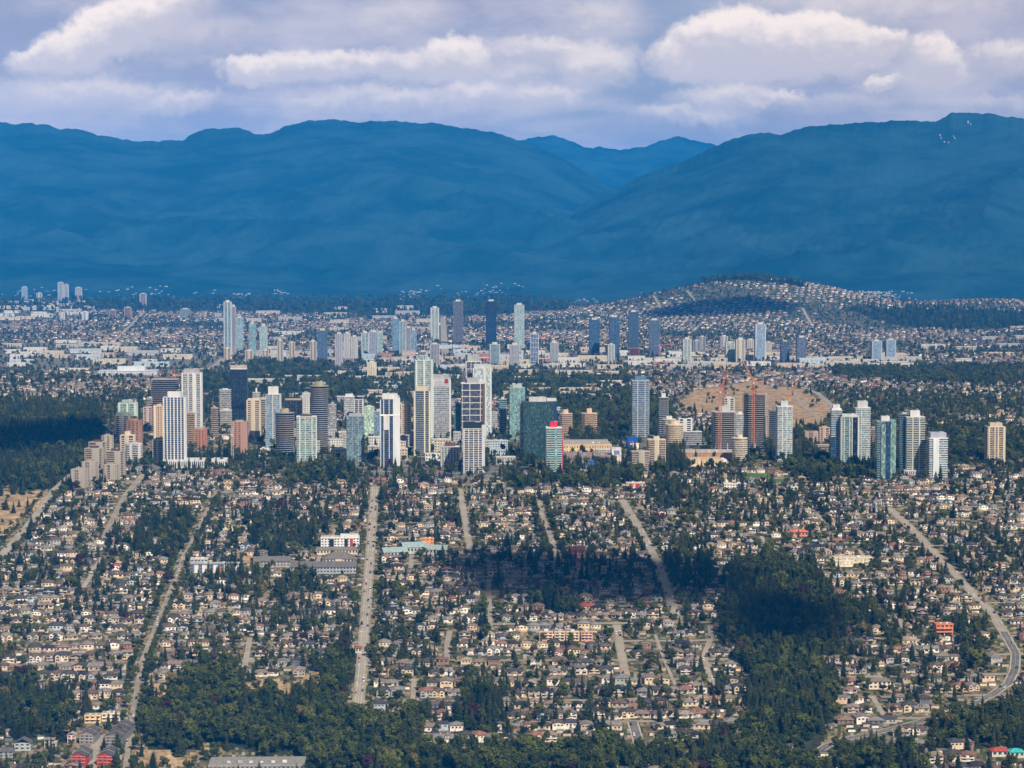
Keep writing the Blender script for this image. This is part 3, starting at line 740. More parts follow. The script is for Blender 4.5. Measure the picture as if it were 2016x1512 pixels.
tower(768, 40, 776, 919, 'grid', NAV, WHT, 'dark tower with white lattice bands', 'beside the broad avenue end', cap=WHT, capw=.8, caph=8, piers=[(0, .04), (.16, .2), (.44, .48), (.72, .76), (.84, .88), (.96, 1)], parts=[('white_bay', .16, .53, -.54, .5, 0, 1.02, (.6, .61, .61), C_), ('white_band', -.53, .53, -.56, .5, .76, .785, WHT, C_), ('white_screen', -.33, -.05, -.56, 0, .55, .76, OFF, C_)], slab=(.10, .13, .16))
tower(800, 21, 793, 876, 'concb', (.2, .15, .1), (.72, .56, .40), 'plain peach slab tower between two dark towers', cap=CRM, caph=2.5)
tower(835, 36, 700, 880, 'balp', LGL, (.60, .68, .64), 'tall pale green stepped tower', 'behind the cream edged one', cap=(.5, .6, .58), capw=.5, caph=8, parts=[('upper_tier', -.36, .2, -.4, .4, 1.0, 1.06, LGL, G)])
tower(831, 33, 761, 898, 'edge', DRK, (.72, .64, .48), 'dark tower with cream edges and a cream crown', cap=CRM, capw=.8, caph=7, piers=[(0, .09), (.62, .7), (.92, 1)], slab=(.28, .31, .32))
tower(869, 38, 738, 867, 'balp', (.22, .24, .25), WHT, 'white banded tower with a red square near its roof', cap=GRY, capw=.92, caph=9, piers=[(0, .06), (.94, 1)], parts=[('red_panel', .2, .38, -.585, -.4, .965, 1.03, (.35, .01, .05), C_), ('roof_screen', -.52, .52, -.52, .5, .9, 1.04, (.40, .40, .42), C_)])
tower(932, 32, 700, 864, 'frame', (.10, .10, .13), WHT, 'white framed stepped tower', 'behind the block patterned tower', cap=GRY, capw=.8, caph=10, parts=[('lower_tier', -.72, -.42, -.5, .5, 0, .86, (.10, .10, .13), G)])
tower(949, 38, 718, 868, 'glass', (.38, .44, .44), (.62, .66, .64), 'tall white and pale glass slab right of the framed tower', cap=(.5, .55, .55), capw=.9, caph=6, piers=[(0, .03), (.58, .72), (.92, 1)])
tower(901, 13, 793, 862, 'glass', TEA, (.15, .28, .28), 'thin teal tower left of the block patterned tower', cap=GRY, caph=3)
tower(930, 46, 745, 890, 'frame', (.06, .065, .085), WHT, 'dark tower patterned with offset white blocks', cap=GRY, capw=.5, caph=8, every=3, piers=[(.02, .04), (.36, .39), (.84, .87)], parts=[('brown_edge', .44, .56, -.54, .3, 0, 1.0, BRN, C_)])
tower(932, 42, 832, 931, 'grid', (.08, .09, .1), WHT, 'white gridded tower in front of the dark block patterned one', cap=BLK, capw=.94, caph=9, parts=[('grey_end', .40, .56, -.57, .5, 0, 1.1, (.50, .51, .53), C_), ('white_rim', .3, .57, -.3, .52, 1.0, 1.1, WHT, C_)])
tower(886, 38, 872, 919, 'strip', (.13, .17, .17), OFF, 'mid height white ribbed block left of the white gridded tower', cap=BRN, capw=.55, caph=6)
tower(1018, 32, 757, 864, 'glass', (.15, .28, .27), (.32, .42, .40), 'mottled teal tower left of the dark twin tower', cap=(.45, .5, .48), capw=.6, caph=6)
tower(1058, 64, 783, 905, 'glass', (.028, .066, .068), (.05, .09, .09), 'broad dark teal twin tower with pale roof caps', name='office_tower', cap=OFF, capw=.55, caph=7, ratio=.62, parts=[('navy_wing', -.56, -.46, -.56, .3, 0, .98, BLK, G), ('navy_tower', .30, .62, -.3, .6, 0, 1.02, NAV, G), ('roof_cap', .3, .6, -.2, .5, 1.02, 1.06, OFF, C_)], piers=[(.2, .21), (.42, .45)])
tower(1090, 32, 831, 937, 'bal', TEA, (.72, .76, .74), 'banded teal tower with a red roof drum', cap=(.75, .02, .05), capw=.5, caph=8, parts=[('red_side', .50, .62, -.45, .5, 0, 1.0, (.35, .05, .07), C_), ('glass_bay', .06, .22, -.58, .2, 0, 1.0, (.2, .36, .34), G)])
tower(1114, 25, 807, 855, 'balc', (.2, .14, .1), (.68, .50, .36), 'left of two peach octagonal towers with roof humps', cap=(.75, .5, .35), capw=.4, caph=7)
tower(1160, 30, 805, 858, 'balc', (.2, .14, .1), (.68, .50, .36), 'right of two peach octagonal towers with roof humps', cap=(.75, .5, .35), capw=.35, caph=8)
tower(1260, 35, 741, 862, 'balp', (.10, .14, .20), (.46, .53, .58), 'tall blue grey tower with two white spines', 'above the blue store', cap=BLU, capw=.7, caph=7, piers=[(.28, .34), (.74, .79)])
tower(1306, 19, 775, 864, 'bal', BLK, (.42, .43, .42), 'slim dark banded tower with a white roof box', cap=WHT, capw=.5, caph=7)
tower(1317, 25, 820, 886, 'balc', (.3, .27, .2), (.66, .62, .52), 'rear cream tower hiding behind the round cream one', cap=WHT, capw=.5, caph=5)
tower(1327, 34, 829, 891, 'round', (.28, .2, .12), (.78, .66, .48), 'round cream banded tower with a domed cap', cap=CRM, capw=.6, caph=6)
tower(1348, 27, 820, 872, 'concb', BLK, WHT, 'small black and white office tower', name='office_tower', cap=BLK, capw=.5, caph=4)
tower(1363, 36, 851, 878, 'bal', (.12, .14, .16), (.62, .64, .62), 'low grey banded office by the small black and white tower', name='office_block', cat='building', cap=None, ratio=.5)
tower(1260, 36, 887, 925, 'conc', (.13, .1, .08), CON, 'low grey concrete tower near the dark firs', cap=CND, caph=2.5, piers=[(.38, .74)])
tower(1292, 36, 860, 918, 'balp', (.15, .12, .1), (.66, .56, .42), 'cream concrete tower with a blank spine', 'left of the firs', cap=CRM, capw=.35, caph=5, piers=[(.34, .62)])
tower(1424, 43, 800, 888, 'skel', BLK, (.40, .38, .38), 'shorter dark half built tower with bare floors', name='construction_tower', cap=(.5, .5, .48), capw=.45, caph=9, slab=(.46, .45, .44), parts=[('column', -.5, -.46, -.56, -.5, 0, .2, WHT, C_), ('column', -.2, -.16, -.56, -.5, 0, .2, WHT, C_), ('column', .14, .18, -.56, -.5, 0, .2, WHT, C_), ('column', .46, .5, -.56, -.5, 0, .2, WHT, C_)])
tower(1434, 22, 781, 860, 'concb', DRK, OFF, 'white tower peeping over the shorter half built one', cap=OFF, caph=3)
tower(1456, 17, 811, 858, 'bal', LGL, WHT, 'small white rounded tower between the half built towers', cap=WHT, capw=.6, caph=4)
tower(1485, 41, 774, 884, 'skel', BLK, (.36, .32, .31), 'taller dark half built tower with bare floors', name='construction_tower', cap=(.40, .18, .12), capw=1.02, caph=2, slab=(.44, .42, .41), parts=[('column', -.5, -.46, -.56, -.5, 0, .1, WHT, C_), ('column', -.04, .0, -.56, -.5, 0, .1, WHT, C_), ('column', .46, .5, -.56, -.5, 0, .1, WHT, C_)])
tower(1508, 9, 818, 868, 'concb', DRK, CRM, 'thin cream slab right of the taller half built tower', cap=None)
tower(1456, 31, 857, 911, 'round', (.26, .22, .16), (.80, .70, .56), 'round cream tower at the foot of the half built towers', cap=(.72, .6, .42), capw=.4, caph=5)
tower(1522, 18, 809, 886, 'bal', BLK, (.20, .21, .22), 'dark banded tower behind the white balcony tower', cap=None)
tower(1543, 31, 790, 909, 'balp', LGL, (.74, .77, .76), 'white balcony tower with an arched top', 'right of the half built ones', cap=(.55, .62, .62), capw=.5, caph=8, piers=[(.3, .36), (.62, .66)])
tower(1596, 27, 848, 879, 'conc', BRN, (.42, .33, .27), 'brown apartment block with pale fins', cap=BRN, caph=2)
tower(1622, 21, 839, 878, 'concb', BRN, (.55, .42, .34), 'pinkish brown slab beside the brown block', cap=TAN, caph=3)
tower(1620, 24, 877, 904, 'bal', BRN, (.52, .44, .37), 'low brown banded office left of the glass trio', name='office_block', cat='building', cap=None, ratio=.6)
tower(1645, 22, 797, 924, 'bal', BLU, (.62, .66, .66), 'left tower of the pale glass trio with a navy flank', cap=WHT, capw=.75, caph=8, parts=[('navy_flank', -.58, -.1, -.6, .4, 0, .55, NAV, G), ('roof_frame', -.5, .5, -.5, .5, 1.01, 1.04, WHT, C_)])
tower(1696, 31, 790, 913, 'balp', LGL, (.72, .77, .74), 'tallest white green tower of the glass trio', cap=OFF, capw=.72, caph=10, piers=[(.36, .4)])
tower(1670, 37, 816, 926, 'balp', (.12, .22, .22), (.70, .71, .68), 'front tower of the glass trio with white fins', cap=OFF, capw=.9, caph=4, piers=[(0, .04), (.14, .18), (.46, .5), (.62, .66), (.96, 1)], slab=(.30, .38, .37), parts=[('dark_bay', .16, .46, -.575, 0, 0, 1.0, BLK, G)])
tower(1717, 11, 846, 880, 'bal', BRN, (.50, .36, .30), 'thin brown banded slab behind the blue green tower', cap=None)
tower(1741, 37, 820, 943, 'bal', (.06, .16, .19), (.16, .28, .28), 'blue green glass tower with a mint right edge', cap=WHT, capw=.5, caph=7, parts=[('mint_edge', .26, .58, -.62, .5, 0, 1.03, (.18, .30, .27), G), ('pale_edge', -.3, -.04, -.62, .2, 0, .96, (.18, .27, .26), G), ('dark_bay', -.03, .25, -.60, .2, 0, 1.0, NAV, G)], slab=(.21, .30, .29))
tower(1779, 20, 812, 934, 'bal', NAV, (.16, .26, .30), 'navy glass wing left of the cream spined tower', cap=OFF, capw=.5, caph=3)
tower(1799, 38, 809, 936, 'balp', (.10, .12, .13), (.62, .64, .56), 'cream tower with two bold white spines', 'on a low white podium', cap=WHT, capw=.55, caph=9, piers=[(.30, .36), (.68, .74)], podium=(1776, 1826, 7, OFF), slab=(.55, .57, .50))
tower(1844, 38, 852, 944, 'bal', (.22, .28, .32), (.78, .81, .82), 'white banded tower with a sloping grey roof screen', cap=(.40, .42, .50), capw=.92, caph=8, parts=[('white_bay', -.32, .02, -.60, .3, 0, 1.0, (.66, .70, .70), C_)])
tower(1958, 36, 833, 913, 'balp', (.18, .14, .1), (.64, .55, .42), 'lone beige tower with a stepped crown by the right edge', cap=CRD, capw=.75, caph=6, piers=[(0, .1), (.36, .44), (.56, .64), (.9, 1)])
tower(505, 15, 764, 802, 'bal', GRY, OFF, 'small white tower behind the large cream tower', cap=WHT, capw=.25, caph=9)
tower(973, 13, 812, 848, 'bal', GRY, OFF, 'short white block right of the white and pale glass slab', cap=None)
tower(655, 15, 792, 858, 'bal', GRY, (.45, .46, .47), 'grey banded tower just right of the tallest curved one', cap=GRY, caph=4)
tower(423, 14, 800, 862, 'bal', BRN, (.5, .43, .36), 'slim tan tower left of the pale balcony towers', cap=TAN, caph=3)
tower(745, 15, 806, 872, 'glass', BLU, (.4, .46, .48), 'slim blue tower behind the white lattice tower', cap=OFF, caph=4)
tower(990, 15, 782, 858, 'bal', TEA, (.4, .48, .46), 'slim banded tower left of the mottled teal tower', cap=OFF, caph=4)
# the valley cluster
for a in [
    (449, 16, 591, 702, 'balp', BLU, (.62, .66, .68), 'tallest blue tower of the far left valley group'), (461, 8, 600, 698, 'strip', DRK, OFF, 'thin white fin tower beside the tallest blue one'),
    (472, 15, 622, 692, 'glass', (.2, .3, .34), (.5, .57, .58), 'pale glass tower right of the thin fin tower'), (497, 14, 634, 705, 'glass', (.16, .28, .3), (.42, .52, .52), 'blue green tower fourth along the far left group'),
    (519, 15, 639, 700, 'edge', (.22, .40, .36), (.55, .52, .55), 'mint sided tower at the right end of the far left group'), (448, 14, 684, 715, 'concb', DRK, CRM, 'low cream tower at the foot of the tallest blue one'),
    (491, 16, 688, 718, 'concb', DRK, CRM, 'low cream tower beside the curved ramp'), (523, 13, 688, 715, 'concb', DRK, CRM, 'low cream tower below the mint sided one'),
    (552, 12, 667, 721, 'concb', DRK, (.58, .52, .44), 'first of three slim tan towers'), (575, 12, 672, 715, 'concb', DRK, (.58, .52, .44), 'second of three slim tan towers'),
    (617, 13, 669, 721, 'concb', DRK, (.58, .52, .44), 'third of three slim tan towers'), (635, 20, 647, 715, 'glass', (.06, .10, .16), (.16, .21, .27), 'dark blue tower beside the third slim tan one'),
    (668, 16, 654, 722, 'punch', (.13, .13, .17), (.48, .48, .52), 'grey lilac tower left of the twin topped pair'), (684, 14, 653, 712, 'punch', (.2, .2, .2), (.60, .58, .55), 'left of the twin topped beige pair'),
    (698, 14, 660, 712, 'punch', (.2, .2, .2), (.60, .58, .55), 'right of the twin topped beige pair'), (719, 16, 652, 700, 'balp', (.2, .3, .3), (.58, .64, .62), 'pale green tower left of the grey pair'),
    (736, 17, 650, 700, 'grid', (.16, .18, .24), (.55, .57, .62), 'grey gridded tower in the middle of the valley'), (749, 9, 653, 698, 'glass', (.25, .4, .36), (.5, .6, .58), 'thin mint tower right of the grey gridded one'),
    (779, 14, 624, 695, 'glass', (.10, .2, .28), (.4, .5, .54), 'tall blue glass tower with a mint top'), (793, 14, 629, 700, 'balp', (.16, .28, .32), (.5, .58, .6), 'blue green tower just right of the tall blue glass one'),
    (804, 10, 642, 698, 'strip', DRK, OFF, 'narrow white striped valley tower'), (814, 13, 647, 695, 'glass', (.14, .22, .32), (.36, .44, .52), 'blue tower at the right end of the blue glass row'),
    (856, 17, 603, 671, 'balp', (.28, .36, .36), (.68, .71, .68), 'pale tower with a spire beside the far boulevard'), (856, 19, 675, 720, 'strip', DRK, OFF, 'white ribbed tower at the foot of the spired one'),
    (832, 15, 690, 722, 'bal', DRK, OFF, 'stepped white banded block left of the ribbed tower'),
    (902, 20, 590, 677, 'bal', (.05, .06, .09), (.40, .40, .44), 'tall dark banded tower with a white rim beside the boulevard'), (967, 21, 590, 679, 'dark', (.015, .03, .07), (.03, .05, .09), 'tall near black tower with a white rim'),
    (1022, 20, 597, 691, 'grid', (.28, .38, .38), (.50, .58, .56), 'tall pale green gridded tower'), (974, 21, 674, 723, 'edge', (.10, .15, .22), (.50, .60, .54), 'blue slab with a mint left side'),
    (1013, 19, 675, 725, 'strip', (.15, .17, .22), OFF, 'white topped tower below the pale green gridded one'), (1052, 17, 654, 720, 'frame', (.10, .15, .24), WHT, 'blue tower with a white ladder front'),
    (1091, 16, 671, 720, 'strip', (.12, .16, .22), OFF, 'white and blue tower right of the ladder fronted one'), (1170, 21, 626, 700, 'glass', (.04, .08, .15), (.10, .16, .25), 'first of four navy slab towers'),
    (1209, 21, 621, 703, 'glass', (.04, .08, .15), (.10, .16, .25), 'second of four navy slab towers'), (1247, 21, 611, 692, 'bal', (.03, .07, .13), (.18, .25, .33), 'third and tallest of four navy slab towers'),
    (1288, 22, 627, 701, 'bal', (.05, .09, .16), (.28, .35, .43), 'fourth of four navy slab towers with a hoist'), (1203, 14, 676, 717, 'balp', (.3, .36, .36), (.62, .65, .62), 'low pale tower before the second navy slab'),
    (1248, 19, 686, 706, 'skel', (.2, .1, .06), (.42, .20, .14), 'low orange half built block at the third navy slab'),
    (1352, 17, 664, 713, 'balp', (.3, .36, .34), (.66, .69, .64), 'pale tower at the left end of the right valley row'), (1371, 15, 669, 697, 'concb', (.08, .08, .1), GRY, 'grey block right of the pale end tower'),
    (1382, 14, 661, 691, 'concb', (.08, .08, .1), GRY, 'grey tower behind the grey block'), (1425, 15, 660, 687, 'concb', (.1, .1, .1), OFF, 'white capped tower behind the mint one'),
    (1437, 19, 672, 711, 'balp', (.3, .4, .36), (.60, .68, .60), 'mint tower left of the cream valley tower'), (1457, 19, 665, 712, 'concb', (.2, .18, .14), (.70, .64, .54), 'cream tower right of the mint one'),
    (1477, 16, 667, 690, 'punch', (.2, .18, .14), (.62, .55, .46), 'low tan block left of the tall pale blue one'), (1496, 21, 635, 710, 'edge', (.16, .25, .36), (.60, .66, .74), 'tallest pale blue tower of the right valley row'),
    (1513, 12, 672, 697, 'punch', (.2, .18, .14), (.60, .54, .47), 'low tan block right of the tall pale blue one'), (1545, 17, 670, 713, 'dark', (.07, .10, .16), (.10, .14, .2), 'lower of two slate towers'),
    (1577, 19, 661, 714, 'glass', (.09, .12, .18), (.2, .24, .3), 'higher of two slate towers'), (1725, 20, 669, 714, 'edge', (.14, .24, .34), (.50, .60, .68), 'left of two pale blue twin towers'),
    (1753, 19, 667, 710, 'edge', (.14, .24, .34), (.50, .60, .68), 'right of two pale blue twin towers'),
    (49, 12, 564, 596, 'glass', (.2, .28, .36), (.4, .46, .5), 'blue tower at the far left edge'), (78, 11, 576, 594, 'concb', DRK, OFF, 'small white striped tower at the far left'),
    (120, 11, 555, 593, 'edge', (.18, .22, .28), WHT, 'left of the white far pair'), (131, 9, 559, 592, 'edge', (.18, .22, .28), WHT, 'right of the white far pair'), (155, 13, 565, 592, 'strip', (.2, .2, .22), OFF, 'white ribbed tower right of the far pair'),
    (282, 13, 577, 602, 'edge', DRK, (.72, .64, .56), 'dark tower with white edges on the left ridge'), (222, 13, 609, 626, 'edge', BRN, TAN, 'left of two tan ridge towers'), (252, 14, 604, 626, 'edge', BRN, TAN, 'right of two tan ridge towers'),
    (123, 10, 614, 633, 'concb', (.3, .28, .26), WHT, 'small white tower below the far pair'), (168, 12, 612, 633, 'conc', DRK, WHT, 'small white finned tower left of the tan ridge towers'),
    (365, 20, 607, 627, 'bal', (.2, .24, .26), (.42, .46, .48), 'grey block on the left ridge'), (732, 19, 711, 747, 'punch', (.4, .33, .24), (.78, .70, .56), 'lone cream tower in the green belt'),
]:
    cx, w, yt, yb, st, gl, cl, sh = a
    cl = tuple(c * .84 for c in cl)
    tower(cx, w, yt, yb, st, gl, cl, sh, cap=OFF if st != 'skel' else None, capw=.5, caph=6 if yb - yt > 45 else 4, grp='far high-rise towers in the valley')
# ------------------------------------------------------------------ low buildings that stand out
def lowrise(x0, x1, yb, hm, depth, floors, wall, roof, label, rt='flat', name='building', cat='building', win=DRK, short=None, yaw=None, units=2, wfrac=.55, parts=(), lm=True, grp=None):
    cx = (x0 + x1) / 2
    x, y, z = ground_at(cx, yb)
    W = (x1 - x0) * y / FPX
    yc = y + depth / 2; x = (cx - 1008) / FPX * (yc * CA - (z - CAM_H) * SA); z = float(terrain(x, yc))
    root = empty(name, (x, yc, z), -GRID if yaw is None else math.radians(yaw))
    tag(root, label, cat, grp)
    if lm: LAND.append((short or label, cx, yb))
    FOOT.append((x, yc, None, W / 2 + 5, depth / 2 + 6))
    a, b = W / 2, depth / 2
    wl = link('wall', MB().box(-a, a, -b, b, -4, hm).mesh('wall', M_WALL), root, wall)
    mb = MB(); fh = hm / floors
    n = max(2, int(W / 3.6))
    for f in range(floors):
        z0, z1 = f * fh + fh * .32, f * fh + fh * .78
        for i in range(n):
            c = -a + W * (i + .5) / n; h = W / n * wfrac / 2
            mb.box(c - h, c + h, -b - .05, -b + .2, z0, z1)
        m2 = max(2, int(depth / 4))
        for i in range(m2):
            c = -b + depth * (i + .5) / m2; h = depth / m2 * wfrac / 2
            for s in (-1, 1): mb.box(s * a - .12, s * a + .12, c - h, c + h, z0 + .01, z1 - .01)
    link('windows', mb.mesh('windows', M_GLASS), wl, win, 'stuff')
    if rt == 'flat':
        rf = link('roof', MB().box(-a - .3, a + .3, -b - .3, b + .3, hm - .05, hm + .5).mesh('roof', M_ROOF), root, roof)
        link('parapet', MB().box(-a - .4, a + .4, -b - .45, -b - .15, hm - .3, hm + 1.0).mesh('parapet', M_WALL), root, tuple(min(.8, c * 1.05) for c in wall))
        for i in range(units):
            u = -a * .7 + 1.4 * a * (i + .3) / max(units, 1); s = random.uniform(1.2, 2.6)
            link('rooftop_unit', MB().box(u, u + s * 1.6, -b * .4, -b * .4 + s, hm + .45, hm + .5 + s * .8).mesh('rooftop_unit', M_CONC), rf, random.choice([OFF, GRY, (.55, .55, .53)]))
    elif rt == 'hip': link('roof', MB().hip(-a - .8, a + .8, -b - .8, b + .8, hm, min(W, depth) * .22, .3).mesh('roof', M_ROOF), root, roof)
    elif rt == 'gx': link('roof', MB().gable(-a - .7, a + .7, -b - .7, b + .7, hm, depth * .2, 'x', .3).mesh('roof', M_ROOF), root, roof)
    elif rt == 'gy': link('roof', MB().gable(-a - .7, a + .7, -b - .7, b + .7, hm, W * .3, 'y', .3).mesh('roof', M_ROOF), root, roof)
    for (pn, fx0, fx1, fy0, fy1, fz0, fz1, col, mat) in parts:
        link(pn, MB().box(fx0 * W, fx1 * W, fy0 * depth, fy1 * depth, fz0 * hm, fz1 * hm).mesh(pn, mat), root, col)
    return root
lowrise(412, 602, 1530, 9, 34, 2, (.30, .29, .27), (.26, .25, .23), 'big flat grey roof of a long building at the bottom edge', units=6, short='big flat grey roof')
lowrise(632, 708, 1081, 12, 22, 4, (.72, .71, .68), (.5, .48, .45), 'white four storey block with black bays and red panels left of the avenue', short='white block with red panels', parts=[('red_panel', .26, .34, -.53, -.4, .1, .95, (.42, .05, .04), M_WALL), ('black_bay', -.28, -.16, -.53, -.4, .02, .9, BLK, M_WALL), ('black_bay', .12, .2, -.53, -.4, .02, .9, BLK, M_WALL), ('upper_storey', .0, .48, -.2, .4, 1.0, 1.25, OFF, M_WALL)])
lowrise(624, 712, 1092, 5, 14, 1, (.62, .54, .38), (.20, .18, .15), 'long cream hall with a grey roof below the white block', 'gx', short='long cream hall')
lowrise(636, 698, 1111, 5, 30, 1, (.60, .53, .38), (.17, .15, .12), 'brown hip roofed hall with a cream porch', 'hip', short='brown hip roofed hall', parts=[('porch', -.1, .12, -.62, -.4, 0, .9, (.66, .58, .40), M_WALL)])
lowrise(572, 702, 1130, 7, 24, 2, (.34, .36, .38), (.14, .13, .13), 'long grey blue two storey block left of the avenue', 'gx', short='long grey blue block')
lowrise(500, 572, 1117, 6, 22, 2, (.36, .34, .31), (.16, .15, .14), 'grey roofed school wing next to the grey blue block', 'gx', short='grey school wing')
lowrise(375, 480, 1130, 10, 18, 3, (.14, .17, .21), (.42, .40, .37), 'dark blue block with white bays and orange panels', short='dark blue block with white bays', parts=[('white_bay', -.42, -.34, -.54, -.3, .05, .95, WHT, M_WALL), ('white_bay', -.27, -.18, -.54, -.3, .05, .95, WHT, M_WALL), ('white_bay', -.06, .04, -.54, -.3, .05, .95, WHT, M_WALL), ('white_bay', .14, .24, -.54, -.3, .05, .95, WHT, M_WALL), ('white_bay', .34, .44, -.54, -.3, .05, .95, WHT, M_WALL), ('orange_panel', .045, .085, -.53, -.3, .1, .8, (.5, .16, .06), M_WALL), ('orange_panel', .245, .28, -.53, -.3, .1, .8, (.5, .16, .06), M_WALL)])
lowrise(376, 410, 1118, 9, 14, 3, (.45, .45, .44), (.62, .58, .52), 'pale roofed annex behind the dark blue block')
lowrise(752, 800, 1097, 5, 22, 1, (.40, .44, .42), (.29, .38, .38), 'left wing of the school with a teal metal roof', 'gx', short='teal roofed school left wing', yaw=14)
lowrise(790, 838, 1090, 6.5, 24, 1, (.46, .46, .42), (.29, .38, .38), 'middle hall of the school with a teal metal roof', 'gx', short='teal roofed school hall', yaw=14)
lowrise(836, 882, 1092, 5, 22, 1, (.46, .44, .40), (.29, .38, .38), 'right wing of the school with a teal metal roof', 'gx', short='teal roofed school right wing', yaw=-10)
lowrise(830, 854, 1078, 10, 12, 3, (.72, .30, .12), (.40, .22, .12), 'bright orange three storey block behind the teal roofed school', short='bright orange block', win=(.4, .16, .07), lm=True)
lowrise(878, 906, 1098, 4, 12, 1, (.36, .27, .19), (.40, .30, .22), 'low brown shed right of the teal roofed school')
lowrise(1640, 1716, 1109, 5, 20, 1, (.66, .58, .43), (.55, .48, .38), 'long cream warehouse behind the ravine firs', short='long cream warehouse', win=(.5, .44, .34))
lowrise(1642, 1678, 1116, 6, 14, 1, (.74, .66, .52), (.6, .52, .4), 'square cream hall in front of the long cream warehouse', win=(.6, .52, .4))
lowrise(1234, 1276, 1118, 6, 20, 1, (.50, .45, .38), (.035, .03, .032), 'big hall with a near black roof beside the straight street', 'hip', short='near black roofed hall')
lowrise(1118, 1150, 1098, 7, 22, 2, (.42, .16, .14), (.11, .04, .04), 'maroon roofed block right of the leafy street', 'gx', short='maroon roofed block')
lowrise(1840, 1874, 1252, 11, 14, 3, (.58, .20, .09), (.52, .19, .08), 'orange three tier apartment house on the right slope', short='orange three tier house', parts=[('balcony', -.5, .4, -.68, -.45, .62, .70, (.62, .26, .13), M_WALL), ('balcony', -.5, .4, -.68, -.45, .3, .38, (.62, .26, .13), M_WALL)])
lowrise(1556, 1590, 1056, 5, 12, 1, (.6, .25, .15), (.62, .16, .07), 'house with a bright orange roof on the upper right slope', 'hip', name='house', cat='house')
lowrise(1985, 2014, 1492, 4.5, 11, 1, (.55, .55, .5), (.05, .42, .42), 'house with a turquoise roof by the right edge', 'hip', name='house', cat='house', short='turquoise roofed house')
lowrise(1950, 1982, 1490, 4.5, 11, 1, (.62, .58, .5), (.40, .07, .05), 'house with a red roof next to the turquoise one', 'hip', name='house', cat='house')
lowrise(1932, 1962, 1402, 4.5, 11, 1, (.62, .58, .5), (.36, .08, .06), 'house with a red roof inside the right corner wood', 'hip', name='house', cat='house')
for x0, x1, c in ((1061, 1088, (.66, .40, .30)), (1091, 1112, (.66, .50, .34)), (1114, 1140, (.68, .52, .34)), (1143, 1166, (.66, .34, .26))):
    lowrise(x0, x1, 1262, 8.5, 11, 3, c, (.30, .24, .22), {1061: 'salmon terrace with balconies at the left of the peach terraces', 1091: 'pale peach terrace second from the left', 1114: 'cream peach terrace third from the left', 1143: 'pink terrace at the right of the peach terraces'}[x0], units=1, parts=[('balcony', -.45, .45, -.62, -.45, .36, .42, (.7, .6, .48), M_WALL), ('balcony', -.45, .45, -.62, -.45, .68, .74, (.7, .6, .48), M_WALL)])
lowrise(1708, 1752, 1357, 7, 12, 2, (.74, .62, .44), (.18, .16, .15), 'large cream house with tall windows above the winding road', 'hip', name='house', cat='house', short='large cream house')
lowrise(700, 712, 1286, 5, 9, 1, (.6, .55, .45), (.3, .1, .07), 'small red roofed house right beside the broad avenue', 'hip', name='house', cat='house')
lowrise(1232, 1276, 964, 8, 16, 3, (.66, .60, .50), (.34, .28, .24), 'cream apartment block with red painted bays', parts=[('red_bay', -.38, -.22, -.54, -.3, .05, .9, (.36, .05, .05), M_WALL), ('red_bay', -.08, .1, -.54, -.3, .05, .9, (.36, .05, .05), M_WALL), ('red_bay', .26, .34, -.54, -.3, .05, .9, (.36, .05, .05), M_WALL)])
lowrise(1424, 1468, 963, 6, 14, 2, (.74, .72, .68), (.5, .48, .45), 'long white two storey block above the firs')
lowrise(1556, 1588, 968, 5, 12, 2, (.72, .68, .62), (.45, .43, .4), 'white block right of the green playing field')
lowrise(196, 312, 742, 14, 60, 4, (.60, .62, .64), (.45, .47, .5), 'long pale office complex on the left plain', short='long pale office complex', parts=[('tall_block', -.18, .28, -.3, .3, 1.0, 1.7, (.60, .62, .64), M_WALL)])
lowrise(1105, 1200, 894, 13, 90, 2, (.68, .50, .28), (.36, .33, .30), 'long tan shopping mall with a grey roof', short='long tan mall', units=5, win=(.3, .2, .12))
lowrise(1108, 1212, 910, 8, 60, 1, (.28, .2, .18), (.25, .22, .21), 'dark roofed mall annex before the long tan mall', units=4)
lowrise(1203, 1222, 908, 18, 20, 1, (.68, .62, .54), (.5, .46, .4), 'pale square sign tower of the mall with a blue panel', win=(.62, .56, .48), units=0, parts=[('blue_panel', -.25, .3, -.54, -.4, .55, .85, (.12, .2, .45), M_WALL)], short='pale mall sign tower')
lowrise(1150, 1172, 917, 6, 14, 1, (.03, .10, .38), (.2, .2, .22), 'low blue shop front before the mall', win=(.06, .16, .45), units=0)
lowrise(1234, 1254, 884, 16, 26, 1, (.015, .09, .42), (.02, .1, .4), 'bright blue store box with a small red sign', win=(.02, .10, .42), units=0, short='bright blue store', parts=[('red_sign', -.25, .2, -.53, -.4, .62, .70, (.6, .05, .05), M_WALL), ('white_sign', -.25, .2, -.53, -.4, .42, .52, WHT, M_WALL)])
lowrise(1245, 1257, 884, 8, 8, 1, (.74, .64, .48), (.6, .5, .4), 'small cream box in front of the blue store', win=(.7, .6, .44), units=0)
lowrise(1340, 1450, 905, 9, 60, 1, (.44, .24, .14), (.42, .38, .34), 'brick retail hall under the half built towers', units=5, win=(.34, .2, .13), short='brick retail hall')
lowrise(1356, 1420, 918, 7, 50, 1, (.68, .52, .30), (.50, .40, .26), 'tan roofed hall with a white end left of the round tower', parts=[('white_end', .36, .62, -.5, .2, .6, 1.06, WHT, M_WALL)], win=(.5, .38, .24))
lowrise(508, 538, 898, 10, 16, 2, (.72, .72, .72), (.55, .55, .55), 'plain white box building left of the curved tower', win=(.5, .52, .54))
lowrise(112, 142, 1440, 5.5, 12, 2, (.50, .30, .20), (.34, .31, .27), 'flat roofed tan house behind the red terraces', name='house', cat='house')
